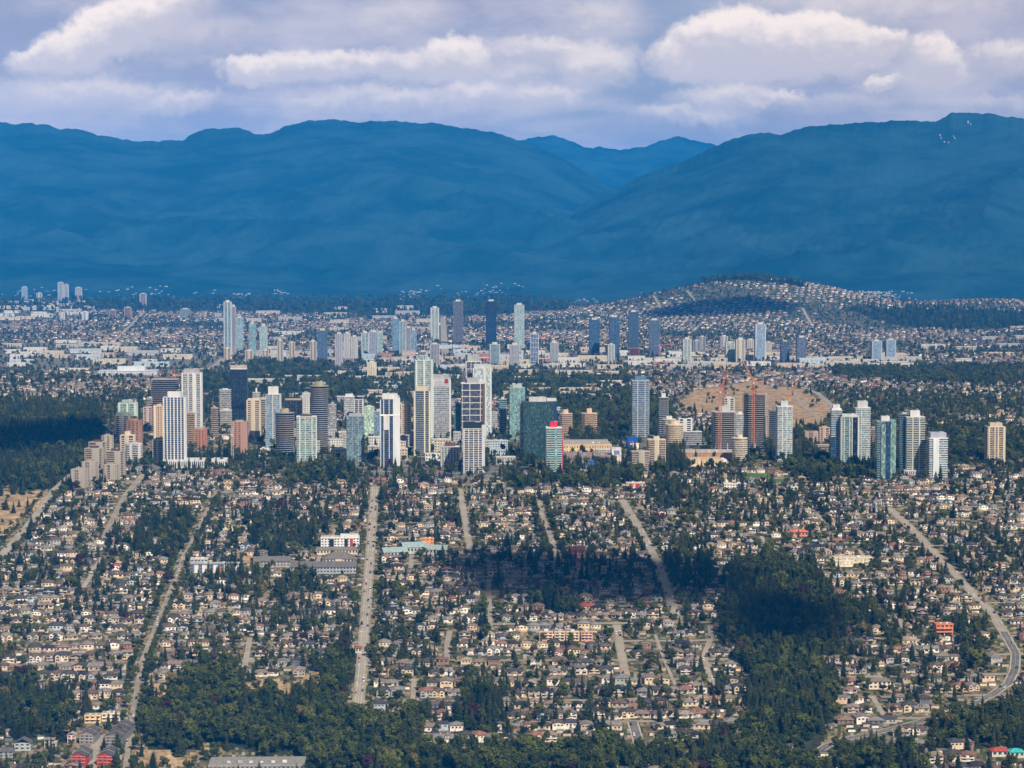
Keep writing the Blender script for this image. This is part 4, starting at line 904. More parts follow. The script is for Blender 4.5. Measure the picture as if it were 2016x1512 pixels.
lowrise(168, 200, 1424, 6, 12, 2, (.70, .50, .28), (.38, .30, .22), 'tan balcony house above the red terraces', name='house', cat='house', parts=[('balcony', -.45, .45, -.62, -.45, .44, .50, (.72, .6, .42), M_WALL)])
lowrise(202, 238, 1420, 6, 12, 2, (.72, .62, .46), (.34, .30, .27), 'cream balcony house right above the red terraces', name='house', cat='house', parts=[('balcony', -.45, .45, -.62, -.45, .44, .50, (.72, .66, .55), M_WALL)])

# red terraces in the lower left corner: two rows of gabled units climbing the hill
def terrace(px, py, n, w, label, red_front=True):
    x, y, z = ground_at(px, py)
    root = empty('row_house', (x, y, z), math.radians(-7)); tag(root, label, 'row house', 'red fronted row houses')
    LAND.append((label, px, py)); FOOT.append((x, y + n * 5.5, None, w / 2 + 4, n * 5.5 + 6))
    D = 11.0
    for i in range(n):
        zz = float(terrain(x, y + i * D + D / 2)) - z
        c = (.46, .045, .03) if (i == 0 and red_front) else random.choice([(.2, .2, .2), (.24, .22, .2)])
        u = link('unit_wall', MB().box(-w / 2, w / 2, i * D, i * D + D - .06, zz - 3, zz + 8.2).mesh('unit_wall', M_WALL), root, c)
        link('roof', MB().gable(-w / 2 - .6, w / 2 + .6, i * D - .4, i * D + D - .5, zz + 8.25, 3.4, 'y', .3).mesh('roof', M_ROOF), root, random.choice([(.085, .08, .085), (.10, .092, .092)]))
        link('roof_ridge', MB().gable(-w / 2 - .7, w / 2 + .7, i * D + D - .75, i * D + D - .35, zz + 8.75, 3.4, 'y', .4).mesh('roof_ridge', M_ROOF), root, (.3, .29, .28))
        if i == 0:
            link('gable_wall', MB().add([(-w / 2, .0, zz + 8.2), (w / 2, .0, zz + 8.2), (0, .0, zz + 11.3), (-w / 2, .2, zz + 8.2), (w / 2, .2, zz + 8.2), (0, .2, zz + 11.3)], [(0, 1, 2), (5, 4, 3), (0, 3, 4, 1), (1, 4, 5, 2), (2, 5, 3, 0)]).mesh('gable_wall', M_WALL), root, c)
            q = MB()
            for fz in (.9, 3.7, 6.3):
                for fx in (-.36, -.02, .26): q.box(fx * w, fx * w + 1.5, -.08, .3, zz + fz, zz + fz + 1.4)
            link('windows', q.mesh('windows', M_GLASS), root, DRK, 'stuff')
            for fz in (3.0, 5.8, 8.1): link('trim_band', MB().box(-w / 2 - .1, w / 2 + .1, -.12, .3, zz + fz - .12, zz + fz + .12).mesh('trim_band', M_WALL), root, (.68, .5, .42))
terrace(154, 1508, 2, 12.5, 'lower left red fronted row house with a charcoal roof')
terrace(170, 1466, 2, 12.5, 'upper left charcoal roofed row house behind the drive', False)
terrace(206, 1508, 2, 13.5, 'lower right red fronted row house with a charcoal roof')
terrace(222, 1470, 4, 14.0, 'upper right long charcoal roofed row house', False)
lowrise(134, 150, 1462, 6, 9, 2, (.66, .52, .48), (.36, .3, .28), 'pink gabled house with red bays by the left wood', 'gy', name='house', cat='house', parts=[('red_bay', -.4, -.1, -.56, -.4, .05, .5, (.42, .07, .06), M_WALL), ('red_bay', .1, .4, -.56, -.4, .05, .5, (.42, .07, .06), M_WALL)])
lowrise(30, 62, 1478, 6, 11, 2, (.42, .46, .44), (.11, .11, .11), 'grey green gabled house in the lower left wood', 'gy', name='house', cat='house')
lowrise(-10, 28, 1492, 5, 11, 2, (.30, .30, .30), (.12, .12, .12), 'dark roofed house at the lower left edge', 'gx', name='house', cat='house')

# scattered commercial and apartment buildings, each told apart by the landmark it stands next to
def where_label(desc, px, py):
    c = sorted(LAND, key=lambda l: math.hypot(l[1] - px, (l[2] - py) * 2.2))
    for l in c[:9]:
        dx, dy = px - l[1], py - l[2]
        rel = ('left of' if dx < 0 else 'right of') if abs(dx) > abs(dy) * 1.3 else ('in front of' if dy > 0 else 'behind')
        s = f'{desc} {rel} the {l[0]}'
        if s not in USED and len(s.split()) <= 16: return s
    return None
def scatter_low(poly, n, kind, size, hts, cols, roofs, descs, mind):
    xs = [p[0] for p in poly]; ys = [p[1] for p in poly]; got = []; tries = 0
    while len(got) < n and tries < 4000:
        tries += 1
        px, py = random.uniform(max(min(xs), -10), min(max(xs), 2026)), random.uniform(min(ys), max(ys))
        if not in_poly(np.array([px]), np.array([py]), poly)[0]: continue
        if any(abs(px - a) < mind * 1.1 and abs(py - b) < mind * .24 for a, b in got): continue
        x, y, z = ground_at(px, py)
        if float(road_dist([x], [y])[0]) < 14: continue
        w = random.uniform(*size); hw = w / y * FPX / 2
        if any(abs(x - f[0]) < w / 2 + (f[2] or f[3]) and abs(y + 12 - f[1]) < 16 + (f[2] or f[4]) for f in FOOT): continue
        i = random.randrange(len(cols)); d = random.choice(descs)
        lab = where_label(f'{cols[i][0]} {d}', px, py)
        if lab is None: continue
        h = random.uniform(*hts)
        lowrise(px - hw, px + hw, py, h, random.uniform(.35, .8) * w if w < 60 else random.uniform(25, 45), max(1, int(h / 3.4)) if kind != 'warehouse' else 1, cols[i][1], random.choice(roofs), lab, name=kind, cat=kind.replace('_', ' '), units=random.choice([0, 1, 2]), lm=False, win=(.12, .13, .14) if kind != 'warehouse' else tuple(c * .7 for c in cols[i][1]))
        got.append((px, py))
PALE = [('white', (.60, .59, .56)), ('cream', (.55, .49, .38)), ('pale grey', (.42, .42, .41)), ('tan', (.52, .42, .32)), ('pale blue', (.46, .54, .60))]
RFS = [(.52, .50, .47), (.40, .38, .36), (.56, .55, .53), (.36, .34, .33), (.5, .42, .34)]
scatter_low(PAVED[5], 44, 'apartment_block', (22, 48), (8, 19), PALE + [('pink', (.58, .42, .38)), ('brown', (.32, .22, .16))], [(.40, .36, .33), (.28, .25, .24), (.5, .47, .43), (.26, .12, .1)], ['flat roofed apartment block', 'low apartment block'], 22)
scatter_low([(560, 860), (1000, 860), (1240, 905), (1000, 915), (560, 900)], 26, 'apartment_block', (22, 44), (9, 24), PALE, RFS, ['low block', 'mid height block'], 26)
scatter_low(PAVED[0], 26, 'warehouse', (40, 100), (8, 14), PALE, RFS, ['flat roofed warehouse', 'long warehouse', 'wide shed'], 26)
scatter_low(PAVED[1], 32, 'warehouse', (40, 100), (8, 15), PALE + [('red brown', (.40, .20, .15))], RFS, ['flat roofed store', 'long store', 'wide retail hall'], 26)
scatter_low(PAVED[2], 28, 'warehouse', (45, 110), (8, 14), PALE, RFS, ['flat roofed warehouse', 'long warehouse', 'wide shed'], 26)
scatter_low([(650, 735), (905, 728), (905, 760), (700, 758)], 6, 'warehouse', (50, 100), (9, 13), PALE[:3], RFS, ['long hall'], 30)
scatter_low([(1010, 735), (1236, 740), (1230, 790), (1130, 800), (1020, 790)], 14, 'warehouse', (40, 110), (8, 13), PALE[:2] + PALE[3:4], RFS, ['long hall', 'wide shed'], 30)
scatter_low([(480, 650), (860, 650), (860, 700), (480, 700)], 12, 'apartment_block', (40, 80), (9, 16), PALE, RFS, ['mid height block'], 40)
scatter_low([(10, 592), (165, 592), (165, 620), (10, 636)], 22, 'warehouse', (60, 120), (9, 14), PALE[:3], RFS, ['white roofed hall', 'far shed', 'far hall'], 16)
scatter_low([(420, 606), (860, 606), (860, 640), (420, 640)], 14, 'apartment_block', (60, 110), (12, 20), PALE[:3], RFS, ['far block', 'far hall'], 40)
scatter_low([(1640, 722), (2016, 640), (2016, 700), (1860, 726)], 10, 'apartment_block', (40, 90), (9, 14), PALE[:3], RFS, ['flat roofed block', 'long hall'], 50)
scatter_low([(420, 748), (900, 742), (900, 790), (640, 800), (560, 772), (420, 772)], 14, 'apartment_block', (34, 90), (8, 14), PALE, RFS, ['low hall among the trees', 'flat roofed block'], 30)
# ------------------------------------------------------------------ houses
def win_row(mb, xs, y, z0, z1, w):
    for x in xs: mb.box(x - w / 2, x + w / 2, y - .06, y + .2, z0, z1)
def H_special():          # two storeys, low gable to the street, full width balcony
    p = {k: MB() for k in ('wall', 'roof', 'windows', 'balcony', 'chimney', 'door')}
    p['wall'].box(-5, 5, -6.5, 6.5, -2.5, 5.5).add([(-5, -6.5, 5.5), (5, -6.5, 5.5), (0, -6.5, 6.9), (-5, 6.5, 5.5), (5, 6.5, 5.5), (0, 6.5, 6.9)], [(0, 1, 2), (5, 4, 3), (1, 4, 5, 2), (2, 5, 3, 0)])
    p['roof'].gable(-5.6, 5.6, -7.6, 7.1, 5.55, 1.6, 'y', .25)
    win_row(p['windows'], (-2.9, 2.4), -6.5, 3.5, 4.9, 3.0); win_row(p['windows'], (-3, 3.2), -6.5, .8, 2.1, 2.2); win_row(p['windows'], (-3, 0, 3), 6.6, 3.4, 4.6, 1.6)
    for s in (-1, 1):
        for c in (-3, 1.5): p['windows'].box(s * 5 - .07, s * 5 + .07, c, c + 1.4, 3.4, 4.6)
    p['balcony'].box(-5, 5, -7.7, -6.45, 2.75, 2.95).box(-5, 5, -7.75, -7.65, 2.9, 3.75); p['chimney'].box(2.6, 3.4, 1, 1.8, 5, 8); p['door'].box(-.5, .6, -6.58, -6.3, .1, 2.2)
    return p, 'low gabled'
def H_hip():
    p = {k: MB() for k in ('wall', 'roof', 'windows', 'porch', 'chimney', 'door')}
    p['wall'].box(-6.2, 6.2, -5, 5, -2.5, 3.7); p['roof'].hip(-6.9, 6.9, -5.7, 5.7, 3.72, 2.3)
    win_row(p['windows'], (-4.2, 3.9), -5, 1.3, 2.8, 2.8); win_row(p['windows'], (-4, 0, 4), 5.1, 1.4, 2.7, 1.6)
    for s in (-1, 1): p['windows'].box(s * 6.2 - .07, s * 6.2 + .07, -1, .8, 1.4, 2.7)
    p['porch'].box(-1.7, 1.7, -6.3, -4.95, -.5, .3).box(-1.7, -1.5, -6.3, -6.1, .3, 3.0).box(1.5, 1.7, -6.3, -6.1, .3, 3.0).box(-1.9, 1.9, -6.5, -4.9, 3.0, 3.25)
    p['chimney'].box(3, 3.8, .6, 1.4, 3.7, 6.9); p['door'].box(-.55, .55, -5.08, -4.8, .3, 2.4)
    return p, 'hipped'
def H_twohip():
    p = {k: MB() for k in ('wall', 'roof', 'windows', 'gable', 'trim', 'door')}
    p['wall'].box(-5.3, 5.3, -5.5, 5.5, -2.5, 6.0); p['roof'].hip(-6, 6, -6.2, 6.2, 6.02, 2.6)
    p['gable'].box(-4.7, -.6, -6.9, -5.45, -2.5, 5.0).add([(-4.7, -6.9, 5.0), (-.6, -6.9, 5.0), (-2.65, -6.9, 6.7), (-4.7, -5.0, 5.0), (-.6, -5.0, 5.0), (-2.65, -5.0, 6.7)], [(0, 1, 2), (5, 4, 3), (1, 4, 5, 2), (2, 5, 3, 0)])
    p['roof'].gable(-5.1, -.2, -7.3, -4.0, 4.98, 2.0, 'y', .18)
    win_row(p['windows'], (-2.65,), -6.9, 3.2, 4.6, 2.2); win_row(p['windows'], (-2.65,), -6.9, .5, 2.2, 2.6); win_row(p['windows'], (1.4, 3.9), -5.5, 3.4, 4.8, 1.5); win_row(p['windows'], (3.4,), -5.5, .7, 2.1, 2.2); win_row(p['windows'], (-3, 0, 3), 5.6, 3.4, 4.6, 1.5)
    for s in (-1, 1):
        for zz in (.8, 3.5): p['windows'].box(s * 5.3 - .07, s * 5.3 + .07, -2, -.4, zz, zz + 1.2)
    p['trim'].box(-.55, 5.36, -5.62, -5.3, 2.75, 3.0); p['door'].box(.4, 1.4, -5.58, -5.3, .1, 2.3)
    return p, 'steep hipped'
def H_side():
    p = {k: MB() for k in ('wall', 'roof', 'windows', 'dormer', 'chimney', 'door')}
    p['wall'].box(-6, 6, -4.6, 4.6, -2.5, 4.2).add([(-6, -4.6, 4.2), (-6, 4.6, 4.2), (-6, 0, 6.3), (6, -4.6, 4.2), (6, 4.6, 4.2), (6, 0, 6.3)], [(0, 2, 1), (3, 4, 5), (0, 3, 5, 2), (1, 2, 5, 4)])
    p['roof'].gable(-6.5, 6.5, -5.3, 5.3, 3.95, 2.75, 'x', .22)
    p['dormer'].box(-1.4, 1.4, -4.4, -1, 4.3, 6.1); p['roof'].gable(-1.75, 1.75, -4.8, -.6, 6.1, .9, 'y', .16)
    win_row(p['windows'], (-4, 3.6), -4.6, 1.4, 2.9, 2.6); win_row(p['windows'], (0,), -4.4, 4.75, 5.8, 1.7); win_row(p['windows'], (-4, -1, 3.4), 4.7, 1.4, 2.6, 1.5)
    for s in (-1, 1): p['windows'].box(s * 6 - .07, s * 6 + .07, -1.1, 1.1, 1.5, 2.8)
    p['chimney'].box(-4.2, -3.4, .5, 1.3, 5, 8.0); p['door'].box(-.5, .5, -4.68, -4.4, .1, 2.3)
    return p, 'side gabled'
def H_cross():
    p = {k: MB() for k in ('wall', 'roof', 'windows', 'gable', 'porch', 'door')}
    p['wall'].box(-5.6, 5.6, -6, 6, -2.5, 5.9); p['roof'].hip(-6.2, 6.2, -6.6, 6.6, 5.92, 2.8)
    for a, b in ((-5.2, -1.4), (1.4, 5.2)):
        m = (a + b) / 2
        p['gable'].box(a, b, -7, -5.95, -2.5, 5.3).add([(a, -7, 5.3), (b, -7, 5.3), (m, -7, 7.0), (a, -5, 5.3), (b, -5, 5.3), (m, -5, 7.0)], [(0, 1, 2), (5, 4, 3), (1, 4, 5, 2), (2, 5, 3, 0)])
        p['roof'].gable(a - .4, b + .4, -7.4, -4.2, 5.28, 2.0, 'y', .18); win_row(p['windows'], (m,), -7, 3.3, 4.8, 1.9); win_row(p['windows'], (m,), -7, .5, 2.1, 2.2)
    win_row(p['windows'], (0,), -6, 3.3, 4.8, 1.6); win_row(p['windows'], (-3, 0, 3), 6.1, 3.4, 4.6, 1.5)
    for s in (-1, 1):
        for zz in (.8, 3.5): p['windows'].box(s * 5.6 - .07, s * 5.6 + .07, -1.5, .2, zz, zz + 1.2)
    p['porch'].box(-1.35, 1.35, -7.3, -5.9, 2.7, 2.95).box(-1.3, -1.1, -7.25, -7.0, -.5, 2.7).box(1.1, 1.3, -7.25, -7.0, -.5, 2.7); p['door'].box(-.6, .6, -6.1, -5.8, .1, 2.3)
    return p, 'twin gabled'
def H_flat():
    p = {k: MB() for k in ('wall', 'roof', 'windows', 'balcony', 'upper_storey', 'door')}
    p['wall'].box(-5.2, 5.2, -6, 6, -2.5, 3.2); p['upper_storey'].box(-5.0, 3.2, -4.6, 5.8, 3.2, 6.0); p['roof'].box(-5.4, 3.7, -5.4, 6.2, 6.0, 6.35).box(-5.4, 5.4, -6.3, -4.65, 3.2, 3.45)
    win_row(p['windows'], (-3, 1.2), -4.6, 3.8, 5.4, 3.0); win_row(p['windows'], (-3, 2.6), -6, .6, 2.4, 2.9); win_row(p['windows'], (-3, 1), 5.9, 3.9, 5.2, 1.6)
    for s in (-1, 1): p['windows'].box(s * 5.2 - .07, s * 5.2 + .07, -2, 0, 1, 2.4)
    p['balcony'].box(-5.2, 5.2, -6.35, -6.25, 3.4, 4.3); p['door'].box(-.4, .6, -6.08, -5.8, .1, 2.3)
    return p, 'flat'
def H_gar():
    p = {k: MB() for k in ('wall', 'roof', 'door')}
    p['wall'].box(-3.1, 3.1, -3, 3, -1.5, 2.6); p['roof'].gable(-3.4, 3.4, -3.4, 3.4, 2.62, .9, 'x', .18); p['door'].box(-2.4, 2.4, -3.07, -2.8, 0, 2.2)
    return p, 'gabled'
def H_gar2():
    p = {k: MB() for k in ('wall', 'roof', 'door')}
    p['wall'].box(-3.2, 3.2, -2.8, 2.8, -1.5, 2.5); p['roof'].box(-3.5, 3.5, -3.2, 3.1, 2.5, 2.72); p['door'].box(-2.6, 2.6, -2.87, -2.6, 0, 2.1)
    return p, 'flat'
TYPES = [f() for f in (H_special, H_hip, H_twohip, H_side, H_cross, H_flat)]
GTYPES = [f() for f in (H_gar, H_gar2)]
PARTMAT = {'wall': M_WALL, 'gable': M_WALL, 'dormer': M_WALL, 'upper_storey': M_WALL, 'roof': M_ROOF, 'windows': M_GLASS, 'balcony': M_WALL, 'porch': M_WALL, 'trim': M_WALL, 'chimney': M_WALL, 'door': M_WALL}
WALLS = [('white', (.78, .72, .62), 5), ('cream', (.68, .54, .37), 5), ('beige', (.48, .39, .29), 5), ('pale grey', (.40, .39, .37), 4), ('dark grey', (.16, .16, .17), 1.2), ('brown', (.26, .17, .12), 1.6),
         ('pale blue', (.42, .48, .53), .6), ('pale yellow', (.66, .58, .38), .5), ('peach', (.62, .46, .35), 1.2), ('sage green', (.38, .40, .33), .35), ('pink', (.56, .43, .39), .7), ('brick red', (.30, .15, .11), .35)]
ROOFS = [('charcoal', (.065, .061, .061), 4.5), ('dark brown', (.118, .088, .072), 4.5), ('grey', (.205, .19, .178), 5), ('brown', (.21, .16, .128), 4), ('tan', (.31, .25, .19), 1.3), ('black', (.032, .032, .036), 1.6), ('red brown', (.25, .125, .095), 1.0), ('red', (.38, .08, .05), .07), ('green', (.10, .20, .15), .05)]
def pick(tab, n):
    w = np.array([t[2] for t in tab], float); return rng.choice(len(tab), n, p=w / w.sum())
ROWS = []
S_NAMES = [('broad avenue', 1), ('left street', 1), ('park road', 0), ('straight street', 1), ('diagonal road', 1), ('mid street', 0), ('leafy street', 0), ('bending lane', 0), ('cul-de-sac', 0), ('lower street', 0)]
def street_x(nm, ext, y):
    W = ROADW[nm]; W = W[np.argsort(W[:, 1])]
    if y < W[0, 1]:
        if not ext and W[0, 1] - y > 130: return None
        d = (W[1] - W[0]); return W[0, 0] + d[0] / d[1] * (y - W[0, 1])
    if y > W[-1, 1]:
        if not ext and y - W[-1, 1] > 130: return None
        d = (W[-1] - W[-2]); return W[-1, 0] + d[0] / d[1] * (y - W[-1, 1])
    return float(np.interp(y, W[:, 1], W[:, 0]))
def clear_of_buildings(x, y, r):
    ok = np.ones(len(x), bool)
    for f in FOOT:
        if f[2] is not None: ok &= np.hypot(x - f[0], y - f[1]) > f[2] + r
        else: ok &= ~((np.abs(x - f[0]) < f[3] + r) & (np.abs(y - f[1]) < f[4] + r))
    return ok
def lots():
    out, garages, streets = [], [], []
    v, r = 2040.0, 0
    while v < 3620:
        n = int((.525 * v + 40) / 12.6)
        u = np.linspace(-.22 * v - 20, .305 * v + 20, n) + rng.uniform(-2.0, 2.0, n)
        bow = 5 * np.sin(u / 120 + r * .7) + 3 * np.sin(u / 47 + r)
        P = u[:, None] * GE + (v + bow + rng.uniform(-3.2, 3.2, n))[:, None] * GN
        out.append((P, r)); g = P + GN * rng.uniform(13, 15, n)[:, None] * (1 if r % 2 == 0 else -1) + GE * rng.uniform(-3, 3, n)[:, None]
        garages.append((g[rng.random(n) < .62], r))
        if r % 2 == 0: streets.append(v - 20)
        v += 34 if r % 2 == 0 else 38; r += 1
    return out, garages, streets
rowsP, rowsG, streetV = lots()
for v in streetV[1:]:                              # cross streets between facing rows
    half = 0.225 * v
    W = np.array([u * GE + v * GN for u in np.linspace(-.22 * v, .305 * v, 84)])
    px, py = project(W[:, 0], W[:, 1], terrain(W[:, 0], W[:, 1]))
    ok = (cover(px, py) != 1) & clear_of_buildings(W[:, 0], W[:, 1], 0) & (W[:, 0] > street_x('park road', 1, v) + 10)
    if v < 2180: ok &= False
    run = []
    for i in range(len(W)):
        if ok[i]: run.append(W[i])
        if (not ok[i] or i == len(W) - 1):
            if len(run) > 5:
                ribbon('street', np.array(run), 7.0, 0.22, M_STREET, 'cross street between two rows of houses')
            run = []
def keep(P, rmin, foot):
    x, y = P[:, 0], P[:, 1]; px, py = project(x, y, terrain(x, y)); c = cover(px, py)
    ok = ((c == 0) | (c == 4)) & (px > -260) & (px < 2276) & (road_dist(x, y) > rmin) & clear_of_buildings(x, y, foot)
    ok &= ~in_poly(px, py, [(-60, 1130), (-60, 960), (150, 925), (110, 968), (55, 1040), (0, 1100)])
    ok &= ~in_poly(px, py, [(250, 1464), (850, 1464), (850, 1560), (250, 1560)])
    ok &= ~((py < 968) & (c == 4)) & (py > 925)
    return ok
houses = []                                        # x, y, type, wall, roof, row, yaw, scale
for P, r in rowsP:
    P = P[keep(P, 9.0, 6)]; px, py = project(P[:, 0], P[:, 1], terrain(P[:, 0], P[:, 1])); pr = np.full(len(P), .89)
    for q, pl in WOODS.items():
        if 'wood' not in q: pr[in_poly(*wobble(px, py), pl)] = .2
    P = P[rng.random(len(P)) < pr]
    n = len(P)
    ty = rng.choice(6, n, p=[.27, .22, .18, .16, .11, .06]); wa, ro = pick(WALLS, n), pick(ROOFS, n)
    for i in range(n):
        houses.append((P[i, 0], P[i, 1], int(ty[i]), int(wa[i]), int(ro[i]), r, -GRID + (0 if r % 2 == 0 else math.pi) + rng.normal(0, .06), rng.uniform(.90, 1.18)))
gars = []
for P, r in rowsG:
    P = P[keep(P, 4, 2)]; n = len(P); wa, ro = pick(WALLS, n), pick(ROOFS, n)
    for i in range(n): gars.append((P[i, 0], P[i, 1], int(rng.integers(2)), int(wa[i]), int(ro[i]), r, -GRID + (0 if r % 2 else math.pi), rng.uniform(.9, 1.1)))
# name every house by its row and by its place along the row from the nearest street
HID = {}
first_row = min(h[5] for h in houses if 0 < project(h[0], h[1], float(terrain(h[0], h[1])))[0] < 2016 and project(h[0], h[1], float(terrain(h[0], h[1])))[1] < 1500)
grp = {}
for i, h in enumerate(houses):
    best = None
    for nm, ext in S_NAMES:
        sx = street_x(nm, ext, h[1])
        if sx is None: continue
        if best is None or abs(h[0] - sx) < abs(best[1]): best = (nm, h[0] - sx)
    grp.setdefault((h[5], best[0], best[1] > 0), []).append((abs(best[1]), i))
for (r, nm, right), L in grp.items():
    for k, (_, i) in enumerate(sorted(L)):
        if r >= first_row: HID[i] = (ORD[min(k, 59)], 'right' if right else 'left', nm, ORD[r - first_row])
def bake(types, items):
    """many small buildings as one mesh, every face with the colour of its own building"""
    VV, FF, CC, base = [], [], [], 0
    arr = np.array([(a[0], a[1], float(a[6]), a[7], a[2], a[3], a[4]) for a in items])
    zz = terrain(arr[:, 0], arr[:, 1])
    for t, (parts, _n) in enumerate(types):
        sel = np.where(arr[:, 4] == t)[0]
        if not len(sel): continue
        V, F, S = [], [], []
        for pn, mb in parts.items():
            o = len(V); V += mb.v
            for f in mb.f:
                for k in range(1, len(f) - 1): F.append((f[0] + o, f[k] + o, f[k + 1] + o)); S.append({'roof': 1, 'windows': 2, 'door': 3, 'balcony': 3, 'trim': 3, 'porch': 3}.get(pn, 0))
        V = np.array(V, float); F = np.array(F); S = np.array(S)
        a = arr[sel]; c, s = np.cos(a[:, 2])[:, None], np.sin(a[:, 2])[:, None]; k = a[:, 3][:, None]
        X = (V[None, :, 0] * c - V[None, :, 1] * s) * k * 1.04 + a[:, 0][:, None]; Y = (V[None, :, 0] * s + V[None, :, 1] * c) * k * 1.04 + a[:, 1][:, None]
        Z = V[None, :, 2] * k * .9 + zz[sel][:, None]
        VV.append(np.stack([X, Y, Z], -1).reshape(-1, 3)); n = len(sel)
        FF.append((F[None] + (np.arange(n) * len(V))[:, None, None]).reshape(-1, 3) + base); base += n * len(V)
        wc = np.array([WALLS[int(q)][1] for q in a[:, 5]]); rc = np.array([ROOFS[int(q)][1] for q in a[:, 6]])
        C = np.zeros((n, len(F), 3)); C[:, S == 0] = wc[:, None]; C[:, S == 1] = rc[:, None]; C[:, S == 2] = (.03, .035, .04); C[:, S == 3] = (.54, .50, .45)
        CC.append(C.reshape(-1, 3))
    return np.vstack(VV), np.vstack(FF), np.vstack(CC)
def frame_size(h):
    z = float(terrain(h[0], h[1])); px, py = project(h[0], h[1], z)
    return -1 if px < 0 or px > 2016 or py > 1510 else 1 / h[1]
order = sorted(range(len(houses)), key=lambda i: -frame_size(houses[i]))
solo = order[:300]; rest = [houses[i] for i in order[300:]]
PM = [{pn: mb.mesh('house_' + pn, PARTMAT[pn]) for pn, mb in parts.items()} for parts, _ in TYPES]
TRIMS = [(.74, .72, .67), (.5, .47, .42), (.70, .62, .5), (.12, .11, .11)]
def place_building(name, pm, h, label, cat, group):
    z = float(terrain(h[0], h[1]))
    r = empty(name, (h[0], h[1], z), h[6], (h[7] * 1.04, h[7] * 1.04, h[7] * .9)); tag(r, label, cat, group)
    tc = random.choice(TRIMS); rf = None
    for pn, me in sorted(pm.items(), key=lambda q: q[0] in ('chimney', 'windows', 'door')):
        col = WALLS[h[3]][1] if pn in ('wall', 'dormer', 'gable', 'upper_storey') else ROOFS[h[4]][1] if pn == 'roof' else random.choice([DRK, BLK, (.07, .08, .09)]) if pn == 'windows' else (.3, .16, .12) if pn == 'chimney' else tc
        o = link(pn, me, rf[pn] if rf and pn in rf and name == 'house' else r, col, 'stuff' if pn == 'windows' else None)
        if pn == 'roof': rf = {**(rf or {}), 'chimney': o}
        if pn == 'wall': rf = {**(rf or {}), 'windows': o, 'door': o}
for i in solo:
    h = houses[i]; q = HID[i]
    place_building('house', PM[h[2]], h, f'{WALLS[h[3]][0]} house, {ROOFS[h[4]][0]} {TYPES[h[2]][1]} roof, {q[0]} {q[1]} of {q[2]}, {q[3]} row up', 'house', 'houses on the hillside')
gorder = sorted(range(len(gars)), key=lambda i: -frame_size(gars[i]))
GM = [{pn: mb.mesh('garage_' + pn, PARTMAT[pn]) for pn, mb in parts.items()} for parts, _ in GTYPES]
solo_xy = np.array([houses[i][:2] for i in solo]); gused = set(); gsolo = 0; grest = []
def near_house(x, y, k=6):
    d = np.hypot(solo_xy[:, 0] - x, solo_xy[:, 1] - y); return [solo[j] for j in np.argsort(d)[:k]]
def relation(x, y, h):
    dx, dy = x - h[0], y - h[1]
    return ('left of' if dx < 0 else 'right of') if abs(dx) > abs(dy) else ('behind' if dy > 0 else 'in front of')
for gi in gorder:
    g = gars[gi]
    if gsolo >= 300: grest.append(g); continue
    lab = None
    for hi in near_house(g[0], g[1]):
        q = HID[hi]; s = f'{WALLS[g[3]][0]} garage {relation(g[0], g[1], houses[hi])} {q[0]} house {q[1]} of {q[2]}, {q[3]} row up'
        if s not in USED: lab = s; break
    if lab is None: grest.append(g); continue
    place_building('garage', GM[g[2]], g, lab, 'garage', 'back lane garages'); gsolo += 1
V, F, C = bake(GTYPES, grest); o = link('garages', tri_mesh('garages', V, F, M_TINT, C), kind='stuff'); o['label'] = 'mass of small garages along the upper back lanes'
# the plain and the far hills: thousands of small roofs
def far_lots():
    P = []
    for y0, y1, su, sv in ((3640, 5200, 17, 40), (5200, 8000, 19, 46), (8000, 12300, 24, 60)):
        for v in np.arange(y0, y1, sv):
            u = np.arange(-.21 * v - 30, .285 * v + 30, su); u = u + rng.uniform(-5, 5, len(u))
            P.append(u[:, None] * GE + (v + rng.uniform(-6, 6, len(u)))[:, None] * GN)
    P = np.vstack(P); x, y = P[:, 0], P[:, 1]; z = terrain(x, y); px, py = project(x, y, z); c = cover(px, py)
    ok = (c == 0) & (px > -200) & (px < 2216) & clear_of_buildings(x, y, 8)
    fld = np.sin(x / 210 + 1.3) * np.sin(y / 330) + .6 * np.sin(x / 97 + 2) * np.sin(y / 150 + 1) + rng.normal(0, .45, len(x))
    ok &= fld > np.where(y < 5200, .10, -.25)
    ok &= ~((py < 925) & (py > 868) & (px > 200) & (px < 1560))
    ok &= road_dist(x, y) > 6
    return P[ok]
FP = far_lots(); n = len(FP)
fw, fr = pick(WALLS, n), pick(ROOFS, n); ft = rng.choice(6, n, p=[.3, .3, .12, .18, .05, .05])
near = FP[:, 1] < 5600
farh = [(FP[i, 0], FP[i, 1], int(ft[i]), int(fw[i]), int(fr[i]), 0, -GRID + math.pi * int(rng.integers(2)) + rng.uniform(-.1, .1), rng.uniform(.95, 1.3)) for i in range(n)]
SIMPLE = []
for sc_, r_ in ((0, 'hip'), (1, 'gable')):
    p = {'wall': MB().box(-5.5, 5.5, -5.5, 5.5, -2, 5.0), 'roof': MB(), 'windows': MB().box(-4.3, 4.3, -5.56, -5.3, 3.0, 4.3)}
    if r_ == 'hip': p['roof'].hip(-6.2, 6.2, -6.2, 6.2, 5.02, 2.1)
    else: p['roof'].gable(-6.2, 6.2, -6, 6, 5.02, 2.2, 'x')
    SIMPLE.append((p, r_))
A = bake(TYPES, rest + [h for h, q in zip(farh, near) if q])
B = bake(SIMPLE, [(*h[:2], h[2] % 2, *h[3:]) for h, q in zip(farh, near) if not q])
V = np.vstack([A[0], B[0]]); F = np.vstack([A[1], B[1] + len(A[0])]); C = np.vstack([A[2], B[2]])
o = link('houses', tri_mesh('houses', V, F, M_TINT, C), kind='stuff'); o['label'] = 'mass of small houses covering the upper slope and the far plain'
